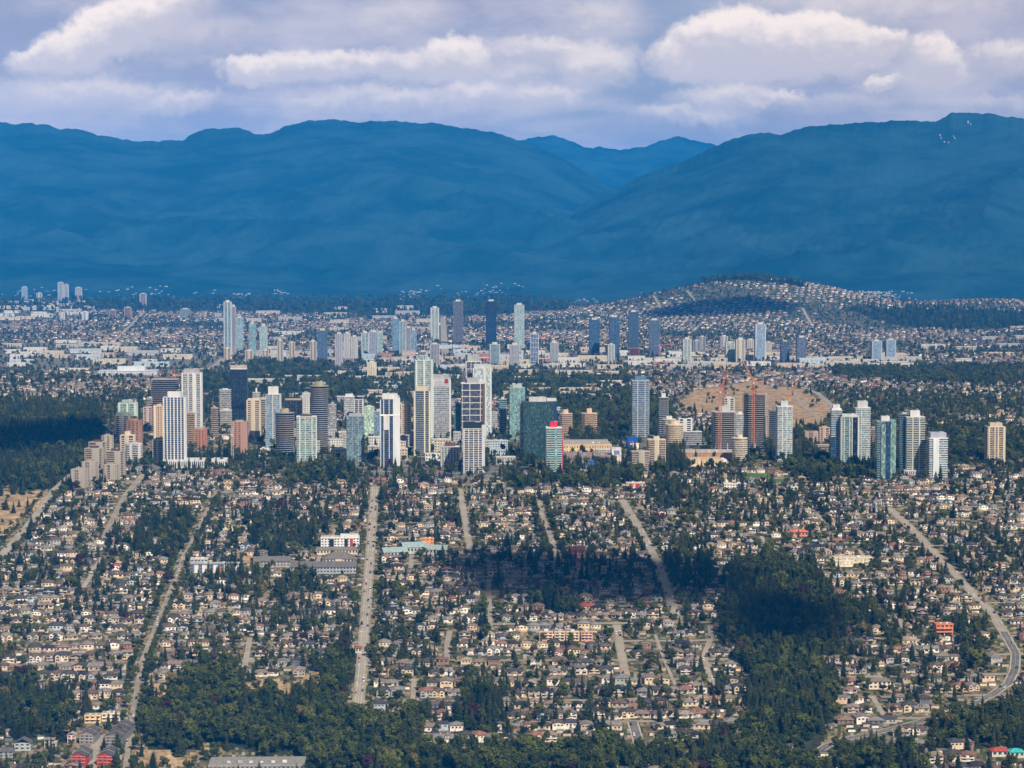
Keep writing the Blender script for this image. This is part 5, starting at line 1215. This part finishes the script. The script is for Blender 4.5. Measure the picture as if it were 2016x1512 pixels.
print('houses', len(houses), 'far', n, 'tris', len(F), 'garages', len(gars))
# ------------------------------------------------------------------ trees
def make_conifer(seed, H=20.0, R=4.7, slim=1.0):
    r = random.Random(seed); R *= slim; V, F = [], []
    n = 15
    for t in range(n):
        f = t / (n - 1); z = H * (.08 + .88 * f); rad = R * (1 - f) ** .8 * r.uniform(.85, 1.15) + .25
        m = max(5, int(11 * (1 - f * .6))); a0 = r.uniform(0, 6.28)
        for k in range(m):
            a = a0 + 6.283 * k / m + r.uniform(-.2, .2); L = rad * r.uniform(.7, 1.2); wd = L * .36 + .25
            ca, sa = math.cos(a), math.sin(a); dz = -L * r.uniform(.15, .5); o = len(V)
            V += [(ca * .15, sa * .15, z + .5), (ca * L * .6 - sa * wd, sa * L * .6 + ca * wd, z + dz * .5 - .3), (ca * L, sa * L, z + dz), (ca * L * .6 + sa * wd, sa * L * .6 - ca * wd, z + dz * .5 - .3)]
            F += [(o, o + 1, o + 2), (o, o + 2, o + 3)]
    o = len(V); m = 7                                     # shaded inner mass
    for k in range(m):
        a = 6.283 * k / m; q = R * .5 * r.uniform(.8, 1.15); V.append((math.cos(a) * q, math.sin(a) * q, H * .1))
    V.append((0, 0, H * .93))
    F += [(o + k, o + (k + 1) % m, o + m) for k in range(m)]
    o = len(V); V += [(-.12, 0, H * .9), (.12, 0, H * .9), (0, 0, H), (0, .15, H * .9)]; F += [(o, o + 1, o + 2), (o + 1, o + 3, o + 2)]
    return np.array(V), np.array(F)
def make_broad(seed, H=11.0, R=4.6, tall=1.0):
    r = np.random.default_rng(seed); V, F = [], []
    lobes = [(0, 0, H * .62, R * .62)]
    for k in range(9):
        a = k * 2.4 + r.uniform(-.4, .4); q = R * r.uniform(.35, .68); lobes.append((math.cos(a) * q, math.sin(a) * q, H * r.uniform(.38, .84) , R * r.uniform(.3, .5)))
    for (lx, ly, lz, lr) in lobes:
        for k in range(38):
            d = r.normal(size=3); d /= np.linalg.norm(d)
            if d[2] < -.55: d[2] *= -1
            c = np.array((lx, ly, lz)) + d * lr * r.uniform(.75, 1.12) * np.array((1, 1, .9))
            nrm = d + r.normal(size=3) * .55; nrm /= np.linalg.norm(nrm)
            u = np.cross(nrm, (0, 0, 1.0)) + 1e-3; u /= np.linalg.norm(u); v = np.cross(nrm, u); s = r.uniform(.38, .75); o = len(V)
            V += [c - u * s, c + v * s * .7, c + u * s, c - v * s * .7]; F += [(o, o + 1, o + 2), (o, o + 2, o + 3)]
        o = len(V); q = lr * .72
        V += [(lx + q, ly, lz), (lx - q, ly, lz), (lx, ly + q, lz), (lx, ly - q, lz), (lx, ly, lz + q * .9), (lx, ly, lz - q * .9)]
        F += [(o + a, o + b, o + 4) for a, b in ((0, 2), (2, 1), (1, 3), (3, 0))] + [(o + b, o + a, o + 5) for a, b in ((0, 2), (2, 1), (1, 3), (3, 0))]
    V = np.array([tuple(p) for p in V]); V[:, 2] *= tall
    return V, np.array(F)
def trunk_mesh(H, r0):
    n = 6; mb = MB(); vs = []
    for z, r in ((-2, r0 * 1.3), (H * .4, r0 * .75), (H * .8, r0 * .2)): vs += [(math.cos(6.283 * k / n) * r, math.sin(6.283 * k / n) * r, z) for k in range(n)]
    mb.add(vs, [(l * n + k, l * n + (k + 1) % n, (l + 1) * n + (k + 1) % n, (l + 1) * n + k) for l in range(2) for k in range(n)])
    for k in range(4):
        a = k * 1.7; z = H * (.3 + .1 * k); mb.bar((0, 0, z), (math.cos(a) * r0 * 6, math.sin(a) * r0 * 6, z + H * .12), r0 * .5)
    return mb.mesh('trunk', M_BARK)
CON = [tri_mesh('conifer_crown', *make_conifer(s, 20, 4.7, q), M_NEEDLE) for s, q in ((1, 1.0), (2, .8), (3, 1.2), (4, 1.0), (5, .7))]
BRO = [tri_mesh('broadleaf_crown', *make_broad(s, 11, q, t), M_LEAF) for s, q, t in ((11, 4.6, 1), (12, 5.2, .9), (13, 4.0, 1.2), (14, 4.6, 1.05), (15, 3.2, 1.5))]
CTR, BTR = trunk_mesh(20, .38), trunk_mesh(9, .32)

T = []                                             # x, y, kind (0 conifer, 1 broadleaf), height, wood name
HXY = np.array([(h[0], h[1]) for h in houses])
def add_woods():
    for nm, poly in WOODS.items():
        sp = SPACING.get(nm, 7.5)
        xs = [p[0] for p in poly]; ys = [p[1] for p in poly]
        c = [ground_at(min(max(a, -60), 2076), min(b, 1560)) for a, b in poly]
        x0, x1 = min(q[0] for q in c) - 20, max(q[0] for q in c) + 20; y0, y1 = min(q[1] for q in c) - 20, max(q[1] for q in c) + 20
        gx, gy = np.meshgrid(np.arange(x0, x1, sp), np.arange(max(y0, 1990), y1, sp))
        gx = gx.ravel() + rng.uniform(-.45, .45, gx.size) * sp; gy = gy.ravel() + rng.uniform(-.45, .45, gy.size) * sp
        px, py = project(gx, gy, terrain(gx, gy))
        wx, wy = wobble(px, py)
        yd = 'firs' in nm
        ok = in_poly(wx, wy, poly) & (rng.random(len(gx)) < (.62 if yd else 1)) & (px > -50) & (px < 2066) & (road_dist(gx, gy) > 3.5) & clear_of_buildings(gx, gy, 1.5)
        gx, gy = gx[ok], gy[ok]
        pc = {'bottom wood': .14, 'bottom middle wood': .2, 'valley wood': .15, 'belt wood': .25, 'ravine wood': .5, 'big park wood': .6, 'left corner wood': .45, 'far right wood': .35, 'shore wood': .4, 'far crest wood': .7, 'playing field trees': .2, 'tower lawn trees': .9, 'plateau trees': .3, 'mid row trees': .4, 'valley belt': .3, 'right valley belt': .3, 'lower right wood': .6, 'right corner wood': .6}.get(nm, .85)
        # kinds grow in patches
        pat = np.sin(gx / 37 + 1) * np.sin(gy / 61 + 2) * .35 + rng.normal(0, .18, len(gx))
        kd = np.where(rng.random(len(gx)) < np.clip(pc + pat, .03, .97), 0, 1)
        if yd:
            keepm = np.array([np.min(np.hypot(HXY[:, 0] - a, HXY[:, 1] - b)) > 7.5 for a, b in zip(gx, gy)]) if len(gx) else np.zeros(0, bool)
        else: keepm = np.ones(len(gx), bool)
        yard = 'firs' in nm or nm in ('plateau trees', 'mid row trees', 'playing field trees')
        big = 1.15 if nm in ('ravine wood', 'big park wood', 'tower lawn trees') else 1.0
        hc = rng.triangular(9, 17, 27, len(gx)) * big; hb = rng.triangular(5, 12, 21, len(gx))
        if nm in ('shore wood', 'wood behind the hill', 'far crest wood'): hc = hc * 1.5; hb = hb * 1.5
        for i in range(len(gx)):
          if keepm[i]: T.append((gx[i], gy[i], int(kd[i]), float(hc[i] if kd[i] == 0 else hb[i]), nm))
add_woods()
def add_yards():
    hx = np.array([(h[0], h[1]) for h in houses])
    P, K, Hh = [], [], []
    for v in np.arange(2030, 3640, 10.5):
        u = np.arange(-.22 * v - 20, .305 * v + 20, 10)
        q = (u + rng.uniform(-4.5, 4.5, len(u)))[:, None] * GE + (v + rng.uniform(-5, 5, len(u)))[:, None] * GN
        P.append(q)
    P = np.vstack(P); x, y = P[:, 0], P[:, 1]
    px, py = project(x, y, terrain(x, y)); c = cover(px, py)
    fld = np.sin(x / 75 + .7) * np.sin(y / 110 + .3) + .7 * np.sin(x / 33 + 2) * np.sin(y / 52 + 1)
    ok = (rng.random(len(x)) < np.clip(.52 + .30 * fld, .12, .95)) & (c != 1) & (road_dist(x, y) > 2.5) & clear_of_buildings(x, y, 1)
    ok &= ~((c == 2) & (rng.random(len(x)) > .16)) & (c != 3)
    P, fld = P[ok], fld[ok]
    # keep off the roofs
    gridc = {}
    for hxx, hyy in hx: gridc.setdefault((int(hxx // 20), int(hyy // 20)), []).append((hxx, hyy))
    for (a, b), f in zip(P, fld):
        bad = False
        for i in (-1, 0, 1):
            for j in (-1, 0, 1):
                for (p, q) in gridc.get((int(a // 20) + i, int(b // 20) + j), ()):
                    if abs(p - a) < 6.6 and abs(q - b) < 7.8: bad = True
        if bad: continue
        k = 0 if rng.random() < .36 + .2 * f else 1
        T.append((a, b, k, float(rng.triangular(8, 13, 25) if k == 0 else rng.triangular(3.5, 8, 16)), None))
add_yards()
def street_trees(nm, off, step, kind, h):
    W = resample(ROADW[nm], step); d = np.gradient(W, axis=0); d /= np.hypot(d[:, 0], d[:, 1])[:, None]; nn = np.stack([d[:, 1], -d[:, 0]], 1)
    for s in (-1, 1):
        for q in W + nn * s * off:
            if rng.random() < .75: T.append((q[0] + rng.uniform(-1, 1), q[1] + rng.uniform(-1, 1), kind, float(rng.uniform(*h)), None))
street_trees('leafy street', 8.5, 10, 1, (7, 11)); street_trees('park road', 11, 11, 1, (5, 9)); street_trees('broad avenue', 12.5, 22, 1, (5, 9)); street_trees('left street', 8, 14, 1, (6, 10)); street_trees('straight street', 10, 20, 1, (5, 9))
def far_trees():
    for y0, y1, sp, pr, hs in ((3640, 5400, 15, .42, (8, 19)), (5400, 8200, 21, .42, (9, 19)), (8200, 12400, 30, .46, (11, 20))):
        for v in np.arange(y0, y1, sp):
            u = np.arange(-.21 * v - 30, .285 * v + 30, sp)
            q = (u + rng.uniform(-.5, .5, len(u)) * sp)[:, None] * GE + (v + rng.uniform(-.5, .5, len(u)) * sp)[:, None] * GN
            x, y = q[:, 0], q[:, 1]; px, py = project(x, y, terrain(x, y)); c = cover(px, py)
            fld = np.sin(x / 210 + 1.3) * np.sin(y / 330) + .6 * np.sin(x / 97 + 2) * np.sin(y / 150 + 1)
            p = np.where(c == 0, np.clip(pr - .35 * fld, .1, .95), np.where(c == 4, .30, np.where(c == 2, .05 * (fld > .25), 0)))
            ok = (rng.random(len(x)) < p) & (px > -200) & (px < 2216)
            if not ok.any(): continue
            ok[ok] &= clear_of_buildings(x[ok], y[ok], 0) & (road_dist(x[ok], y[ok]) > 4)
            for a, b in q[ok]:
                k = 0 if rng.random() < .4 else 1
                T.append((a, b, k, float(rng.uniform(*hs) * (1 if k == 0 else .72)), None))
far_trees()
for cpx, cpy, n in ((1432, 772, 6), (1386, 790, 5), (1470, 768, 4), (1500, 782, 5), (1545, 800, 6), (1600, 800, 5), (1572, 780, 3), (1410, 812, 4), (1520, 764, 5), (1460, 826, 5)):
    for _ in range(n):
        gx, gy, _z = ground_at(cpx + random.gauss(0, 12), cpy + random.gauss(0, 3)); T.append((gx, gy, random.choice((0, 1, 1)), random.uniform(7, 14), None))
_w = road_dist(np.array([t[0] for t in T]), np.array([t[1] for t in T]), ['winding road', 'cul-de-sac'])
T = [t for t, d in zip(T, _w) if d > 13]
T_arr = np.array([(t[0], t[1]) for t in T]); TZs = terrain(T_arr[:, 0], T_arr[:, 1]); TPX, TPY = project(T_arr[:, 0], T_arr[:, 1], TZs)
SHADE = ['dark', 'deep green', 'dusky', 'dull green']
def plant(i, label, group, share):
    x, y, k, h, nm = T[i]
    r = empty('conifer_tree' if k == 0 else 'broadleaf_tree', (x, y, float(TZs[i])), random.uniform(0, 6.28)); tag(r, label, 'tree', group, share=share)
    s = h / (20.0 if k == 0 else 11.0); sx = s * random.uniform(.85, 1.15); r.scale = (sx, sx, s)
    link('crown', random.choice(CON if k == 0 else BRO), r); link('trunk', CTR if k == 0 else BTR, r)
def choose(kind):
    idx = [i for i, t in enumerate(T) if t[2] == kind and 0 < TPX[i] < 2016 and TPY[i] < 1506]
    idx.sort(key=lambda i: -(T[i][3] / T[i][1]) * (.36 if T[i][4] and 'wood' in T[i][4] else 1.0))
    done = []
    for i in idx:
        if len(done) >= 300: break
        x, y, k, h, nm = T[i]
        tall = ('tall ' if h > 17 else 'small ' if h < 12 else '') if k == 0 else ('tall ' if h > 9 else 'small ' if h < 6 else 'round ')
        word = 'fir' if k == 0 else 'leafy tree'
        if nm and 'wood' in nm:
            plant(i, f'{"dark fir" if k == 0 else "leafy green tree"} standing among others in the {nm}', f'{"firs" if k == 0 else "leafy trees"} of the {nm}', True); done.append(i); continue
        lab = None
        for hi in near_house(x, y, 8):
            q = HID[hi]; s = f'{tall}{word} {relation(x, y, houses[hi])} {q[0]} house {q[1]} of {q[2]}, {q[3]} row up'
            if s not in USED and len(s.split()) <= 16: lab = s; break
        if lab and math.hypot(x - houses[hi][0], y - houses[hi][1]) < 60: plant(i, lab, 'trees in the house gardens', False); done.append(i)
    return set(done)
solo_t = choose(0) | choose(1)
def forest(name, label, kind, crowns, trunk_me, base_h):
    ids = [i for i, t in enumerate(T) if t[2] == kind and i not in solo_t]
    P = np.column_stack([T_arr[ids], TZs[ids]]); n = len(ids)
    me = bpy.data.meshes.new(name); me.vertices.add(n); me.vertices.foreach_set('co', P.astype(np.float32).ravel())
    hh = np.array([T[i][3] for i in ids]) / base_h; w = hh * rng.uniform(.85, 1.2, n)
    for an, typ, dat in (('size', 'FLOAT_VECTOR', np.column_stack([w, w, hh])), ('turn', 'FLOAT_VECTOR', np.column_stack([np.zeros(n), np.zeros(n), rng.uniform(0, 6.28, n)])), ('pick', 'INT', rng.integers(0, len(crowns), n))):
        a = me.attributes.new(an, typ, 'POINT'); a.data.foreach_set('value' if typ == 'INT' else 'vector', dat.astype(np.int32 if typ == 'INT' else np.float32).ravel())
    o = link(name, me, kind='stuff'); o['label'] = label
    g = bpy.data.node_groups.new(name, 'GeometryNodeTree')
    g.interface.new_socket('Geometry', in_out='INPUT', socket_type='NodeSocketGeometry'); g.interface.new_socket('Geometry', in_out='OUTPUT', socket_type='NodeSocketGeometry')
    N = NT(g); gi = N.new('NodeGroupInput'); go = N.new('NodeGroupOutput')
    j = N.new('GeometryNodeJoinGeometry'); srcs = {}
    for ob in [q for q in scene.objects if q.type == 'MESH' and q.name.startswith('crown') and q.data in crowns]: srcs.setdefault(ob.data.name, ob)
    for s in srcs.values():
        oi = N.new('GeometryNodeObjectInfo'); oi.inputs[0].default_value = s
        N.l.new(N.new('GeometryNodeGeometryToInstance', {0: oi.outputs['Geometry']}).outputs[0], j.inputs[0])
    def attr(nm, dt): return N.new('GeometryNodeInputNamedAttribute', {0: nm}, data_type=dt).outputs[0]
    ip = N.new('GeometryNodeInstanceOnPoints', {'Points': gi.outputs[0], 'Instance': j.outputs[0], 'Pick Instance': True, 'Instance Index': attr('pick', 'INT'), 'Rotation': attr('turn', 'FLOAT_VECTOR'), 'Scale': attr('size', 'FLOAT_VECTOR')})
    N.l.new(ip.outputs[0], go.inputs[0])
    m = o.modifiers.new('forest', 'NODES'); m.node_group = g
    print(name, n, len(srcs))
forest('conifer_forest', 'mass of dark firs filling the woods, gardens and far slopes', 0, CON, CTR, 20.0)
forest('broadleaf_forest', 'mass of leafy trees filling the woods, gardens and far plain', 1, BRO, BTR, 11.0)

# ------------------------------------------------------------------ specks of settlement on the mountain foot
def far_specks():
    items = []
    for at, cx, sx, t0, t1, n in ((ridge_right, 1110, 60, .02, .08, 60), (ridge_right, 1715, 45, .035, .085, 260), (ridge_right, 1420, 120, .05, .14, 40), (ridge_left, 815, 30, .03, .10, 40), (ridge_left, 548, 10, .06, .10, 16), (ridge_left, 960, 90, .02, .14, 60), (ridge_left, 300, 160, .01, .08, 50), (ridge_left, 470, 25, .04, .06, 14), (ridge_right, 1960, 60, .0, .03, 60), (ridge_left, 60, 70, .02, .09, 20)):
        for _ in range(n):
            x, y, z = at(cx + random.gauss(0, sx * .6), random.uniform(t0, t1))
            items.append((x, y - 8, z - 2))
    V, F, base = [], [], 0
    for x, y, z in items:
        w = random.uniform(3, 9); h = random.uniform(2, 5); m = MB().box(x - w, x + w, y - 8, y + 8, z - 12, z + h)
        V += m.v; F += [tuple(i + base for i in f) for f in m.f]; base = len(V)
    o = link('hillside_houses', tri_mesh('hillside_houses', np.array(V), np.array(F), M_TINT, np.tile((.26, .25, .23), (len(F), 1))), kind='stuff'); o['label'] = 'pale specks of houses on the foot of the blue mountains'
far_specks()

for px, t, w, h in ((1851, .912, 1.3, .006), (1853, .895, 1.0, .005), (1860, .874, 1.5, .003), (1868, .868, 1.0, .004), (1880, .885, 1.2, .004), (1878, .893, .8, .003), (1906, .955, 1.4, .006), (1911, .945, 1.0, .004)):        # last snow and bare rock below the summit
    V = []
    for v in range(4):
        for u in range(4):
            x, y, z = ridge_right(px + (u - 1.5) * w * random.uniform(.5, .8), t + (v - 1.5) * h * random.uniform(.5, .8) - u * h * .2); V.append((x, y - 2, z + 5))
    F = [(r * 4 + c, r * 4 + c + 1, r * 4 + c + 5, r * 4 + c + 4) for r in range(3) for c in range(3)]
    o = link('snow_patch', tri_mesh('snow_patch', np.array(V), np.array(F), M_WALL), color=(.30, .30, .30), kind='structure'); o['label'] = 'small pale patch of snow and rock below the summit'
# ------------------------------------------------------------------ cranes
def crane(px, yb, yt, jib, ang, reach, label, width=2.2, col=(.52, .17, .06), slew=0.0):
    x, y, z = ground_at(px, yb); y -= 3.0
    _, ry, rz = ray(px, yt); H = CAM_H + y / ry * rz - z
    root = empty('tower_crane', (x, y, z), math.radians(slew)); tag(root, label, 'crane', 'tower cranes on the building sites')
    m = MB(); h = width / 2
    for sx in (-h, h):
        for sy in (-h, h): m.bar((sx, sy, -3), (sx, sy, H), .7)
    k = max(3, int(H / (width * 2.2)))
    for i in range(k):
        a, b = H * i / k, H * (i + 1) / k
        s = 1 if i % 2 else -1
        for q in (-h, h):
            m.bar((-h * s, q, a), (h * s, q, b), .4); m.bar((q, -h * s, a), (q, h * s, b), .4)
    link('mast', m.mesh('mast', M_CONC), root, col)
    j = MB(); ca, sa = math.cos(math.radians(ang)), math.sin(math.radians(ang)); d = Vector((jib * ca, 0, sa)); u = Vector((-jib * sa, 0, ca))
    o = Vector((0, 0, H + .5)); e = o + d * reach
    for off in ((.9, 0), (-.9, 0), (0, 1.8)):
        s = Vector((0, off[0], 0)) + u * off[1]; j.bar(o + s, e + s * .4, .55)
    n = int(reach / 3)
    for i in range(n):
        p, q = o + d * reach * i / n, o + d * reach * (i + 1) / n; j.bar(p + Vector((0, .9, 0)), q + u * 1.6, .3); j.bar(p + Vector((0, -.9, 0)), q + u * 1.6, .3)
    link('jib', j.mesh('jib', M_CONC), root, col)
    link('counter_jib', MB().box(min(-jib * 13, 0), max(-jib * 13, 0), -1, 1, H - .2, H + .5).box(-jib * 13 - 2, -jib * 13 + 2, -1.1, 1.1, H - 2.4, H - .25).mesh('counter_jib', M_CONC), root, col)
    link('cab', MB().box(-1.2, 1.2, -3.2, -1.5, H - 2.8, H - .4).mesh('cab', M_CONC), root, OFF)
    link('apex_frame', MB().bar((-1.0, 0, H), (0, 0, H + 9), .6).bar((1.0, 0, H), (0, 0, H + 9), .6).mesh('apex_frame', M_CONC), root, col)
crane(1417, 890, 770, 1, 68, 28, 'orange crane up the front of the shorter half built tower', 3.4)
crane(1482, 886, 752, -1, 62, 34, 'orange crane up the front of the taller half built tower', 3.4)
crane(1553, 828, 786, 1, 66, 32, 'leaning crane over the dry cemetery', 2.6)
crane(345, 850, 737, -1, 2, 8, 'orange crane over the brown half built tower', 2.4)
crane(458, 908, 855, 1, 74, 10, 'pale crane mast left of the red brick slab', 2.6, (.42, .36, .27))
crane(1424, 862, 742, -1, 70, 20, 'thin dark crane behind the shorter half built tower', 1.8, (.32, .12, .07))
crane(1298, 705, 680, 1, 3, 40, 'small red crane by the fourth navy slab tower', 2.6, (.5, .12, .08))

# ------------------------------------------------------------------ vehicles
def car_meshes(L, W, Hb, Hc, van):
    body = MB().box(-W / 2, W / 2, -L / 2, L / 2, .35, Hb)
    f0, f1 = (-.30, .48) if van else (-.22, .36)
    cab = MB().add([(-W * .46, L * f0, Hb), (W * .46, L * f0, Hb), (W * .46, L * f1, Hb), (-W * .46, L * f1, Hb), (-W * .38, L * (f0 + .1), Hc), (W * .38, L * (f0 + .1), Hc), (W * .38, L * (f1 - (.02 if van else .1)), Hc), (-W * .38, L * (f1 - (.02 if van else .1)), Hc)], [(0, 1, 5, 4), (1, 2, 6, 5), (2, 3, 7, 6), (3, 0, 4, 7), (4, 5, 6, 7)])
    roof = MB().box(-W * .38, W * .38, L * (f0 + .1), L * (f1 - (.02 if van else .1)), Hc - .02, Hc + .06)
    wh = MB(); pts = [(math.cos(6.283 * k / 10) * .36, math.sin(6.283 * k / 10) * .36) for k in range(10)]
    wh.add([(s * .12, a, b + .36) for s in (-1, 1) for a, b in pts], [tuple(range(9, -1, -1)), tuple(range(10, 20))] + [(k, (k + 1) % 10, 10 + (k + 1) % 10, 10 + k) for k in range(10)])
    return body.mesh('car_body', M_PAINT), cab.mesh('car_windows', M_GLASS), roof.mesh('car_roof', M_PAINT), wh.mesh('car_wheel', M_PAINT), L, W
CARS = [car_meshes(4.5, 1.8, .95, 1.5, False), car_meshes(4.9, 1.95, 1.1, 1.8, True), car_meshes(6.2, 2.1, 1.3, 2.6, True)]
CC = [('white', (.78, .78, .77)), ('silver', (.45, .46, .47)), ('black', (.02, .02, .022)), ('grey', (.15, .155, .16)), ('red', (.40, .03, .03)), ('dark blue', (.03, .05, .14)), ('beige', (.48, .42, .33))]
cnt = {}
def car_at(nm, t, off, side):
    W = resample(ROADW[nm], 4.0); i = min(int(t * (len(W) - 2)), len(W) - 2); d = W[i + 1] - W[i]; d = d / np.hypot(*d); nn = np.array([d[1], -d[0]])
    p = W[i] + nn * off; z = float(terrain(p[0], p[1])) + .3; px, py = project(p[0], p[1], z)
    if not (0 < px < 2016 and py < 1512): return
    ci = random.choices(range(len(CC)), [6, 3, 4, 4, 1.5, 1.2, 1])[0]; ti = random.choices(range(3), [6, 4, 1])[0]
    key = (nm, side); cnt[key] = cnt.get(key, 0) + 1
    b, c, rf, w, L, Wd = CARS[ti]
    r = empty('van' if ti == 2 else 'car', (p[0], p[1], z), math.atan2(d[1], d[0]) - math.pi / 2)
    sl = float(terrain(*(p + d * 3))) - float(terrain(*(p - d * 3))); r.rotation_euler = (math.atan2(sl, 6), 0, r.rotation_euler[2])
    tag(r, f'{CC[ci][0]} {"van" if ti == 2 else "car"}, {ORD[cnt[key] - 1]} up along the {side} of the {nm}', 'van' if ti == 2 else 'car', 'cars on the hillside streets')
    bo = link('body', b, r, CC[ci][1]); link('windows', c, bo, BLK); link('roof', rf, bo, CC[ci][1])
    for sx in (-1, 1):
        for sy in (-1, 1):
            o = link('wheel', w, r, (.02, .02, .02)); o.location = (sx * Wd * .46, sy * L * .32, 0)
for nm, n in (('broad avenue', 44), ('left street', 20), ('straight street', 20), ('winding road', 10), ('diagonal road', 14), ('cul-de-sac', 6), ('park road', 8), ('leafy street', 8), ('lower street', 4), ('bending lane', 4)):
    hw = ROADS[nm][1] * .4
    for side, s in (('left kerb', -1), ('right kerb', 1)):
        for t in sorted(random.uniform(.03, .97) for _ in range(n // 2)): car_at(nm, t, s * (hw - 1.3), side)
for side, s in (('left lane', -1), ('right lane', 1)):
    for t in sorted(random.uniform(.1, .95) for _ in range(5)): car_at('broad avenue', t, s * 1.9, side)

# ------------------------------------------------------------------ clouds over the town, out of the picture; their shadows lie on the hillside, the wood and the far slopes
M_CLOUD, _N = new_mat('cloud_white'); finish(_N, (0.85, 0.85, 0.86, 1), 1.0, 0.0)
def cloud(px, py, lx, ly, alt, seed, zt=None):
    gx, gy, gz = ground_at(px, py) if zt is None else zt
    k = (alt - gz) / SUN_DIR.z; cx, cyy = gx + SUN_DIR.x * k, gy + SUN_DIR.y * k
    r = random.Random(seed); mb = MB(); n = 90
    for q in range(n):
        a = r.uniform(0, 6.28); d = r.random() ** .55; bx, by = cx + math.cos(a) * d * lx * .75, cyy + math.sin(a) * d * ly * .75
        R = (1.1 - d * .85) * min(lx, ly) * r.uniform(.16, .42) + 6; o = []
        for i in range(1, 6):
            th = math.pi * i / 6
            for j in range(9):
                ph = 2 * math.pi * j / 9; w = R * r.uniform(.82, 1.18)
                o.append((bx + math.sin(th) * math.cos(ph) * w, by + math.sin(th) * math.sin(ph) * w, alt + d * 20 + math.cos(th) * w * (.55 if th < 1.6 else .18)))
        o += [(bx, by, alt + d * 20 + R * .55), (bx, by, alt + d * 20 - R * .18)]
        f = [(i * 9 + j, (i + 1) * 9 + j, (i + 1) * 9 + (j + 1) % 9, i * 9 + (j + 1) % 9) for i in range(4) for j in range(9)] + [(45, j, (j + 1) % 9) for j in range(9)] + [(46, 36 + (j + 1) % 9, 36 + j) for j in range(9)]
        mb.add(o, f)
    me = mb.mesh('cloud', M_CLOUD); me.polygons.foreach_set('use_smooth', np.ones(len(me.polygons), bool))
    o = link('cloud', me, kind='stuff'); o['label'] = 'drifting cumulus cloud high over the town'
cloud(1200, 1148, 215, 165, 4200, 3); cloud(1000, 1120, 90, 110, 4200, 8); cloud(1370, 1165, 80, 80, 4200, 9)
cloud(1545, 1240, 85, 150, 4200, 4)
cloud(70, 872, 190, 430, 4400, 5)
cloud(1430, 606, 400, 330, 6500, 6)
# ------------------------------------------------------------------ haze: the air between here and the mountains
def make_haze():
    m = bpy.data.materials.new('haze'); m.use_nodes = True; m.node_tree.nodes.clear()
    N = NT(m.node_tree)
    v = N.new('ShaderNodeVolumePrincipled', {'Color': (*HAZE_COLOR, 1), 'Density': HAZE_DENSITY, 'Anisotropy': -0.45})
    N.new('ShaderNodeOutputMaterial', {'Volume': v.outputs[0]})
    b = MB().box(-49000, 49000, -3000, 44000, -30, 1760)
    o = link('haze', b.mesh('haze', m), kind='stuff')
    o['label'] = 'blue summer haze between the town and the mountains'
make_haze()
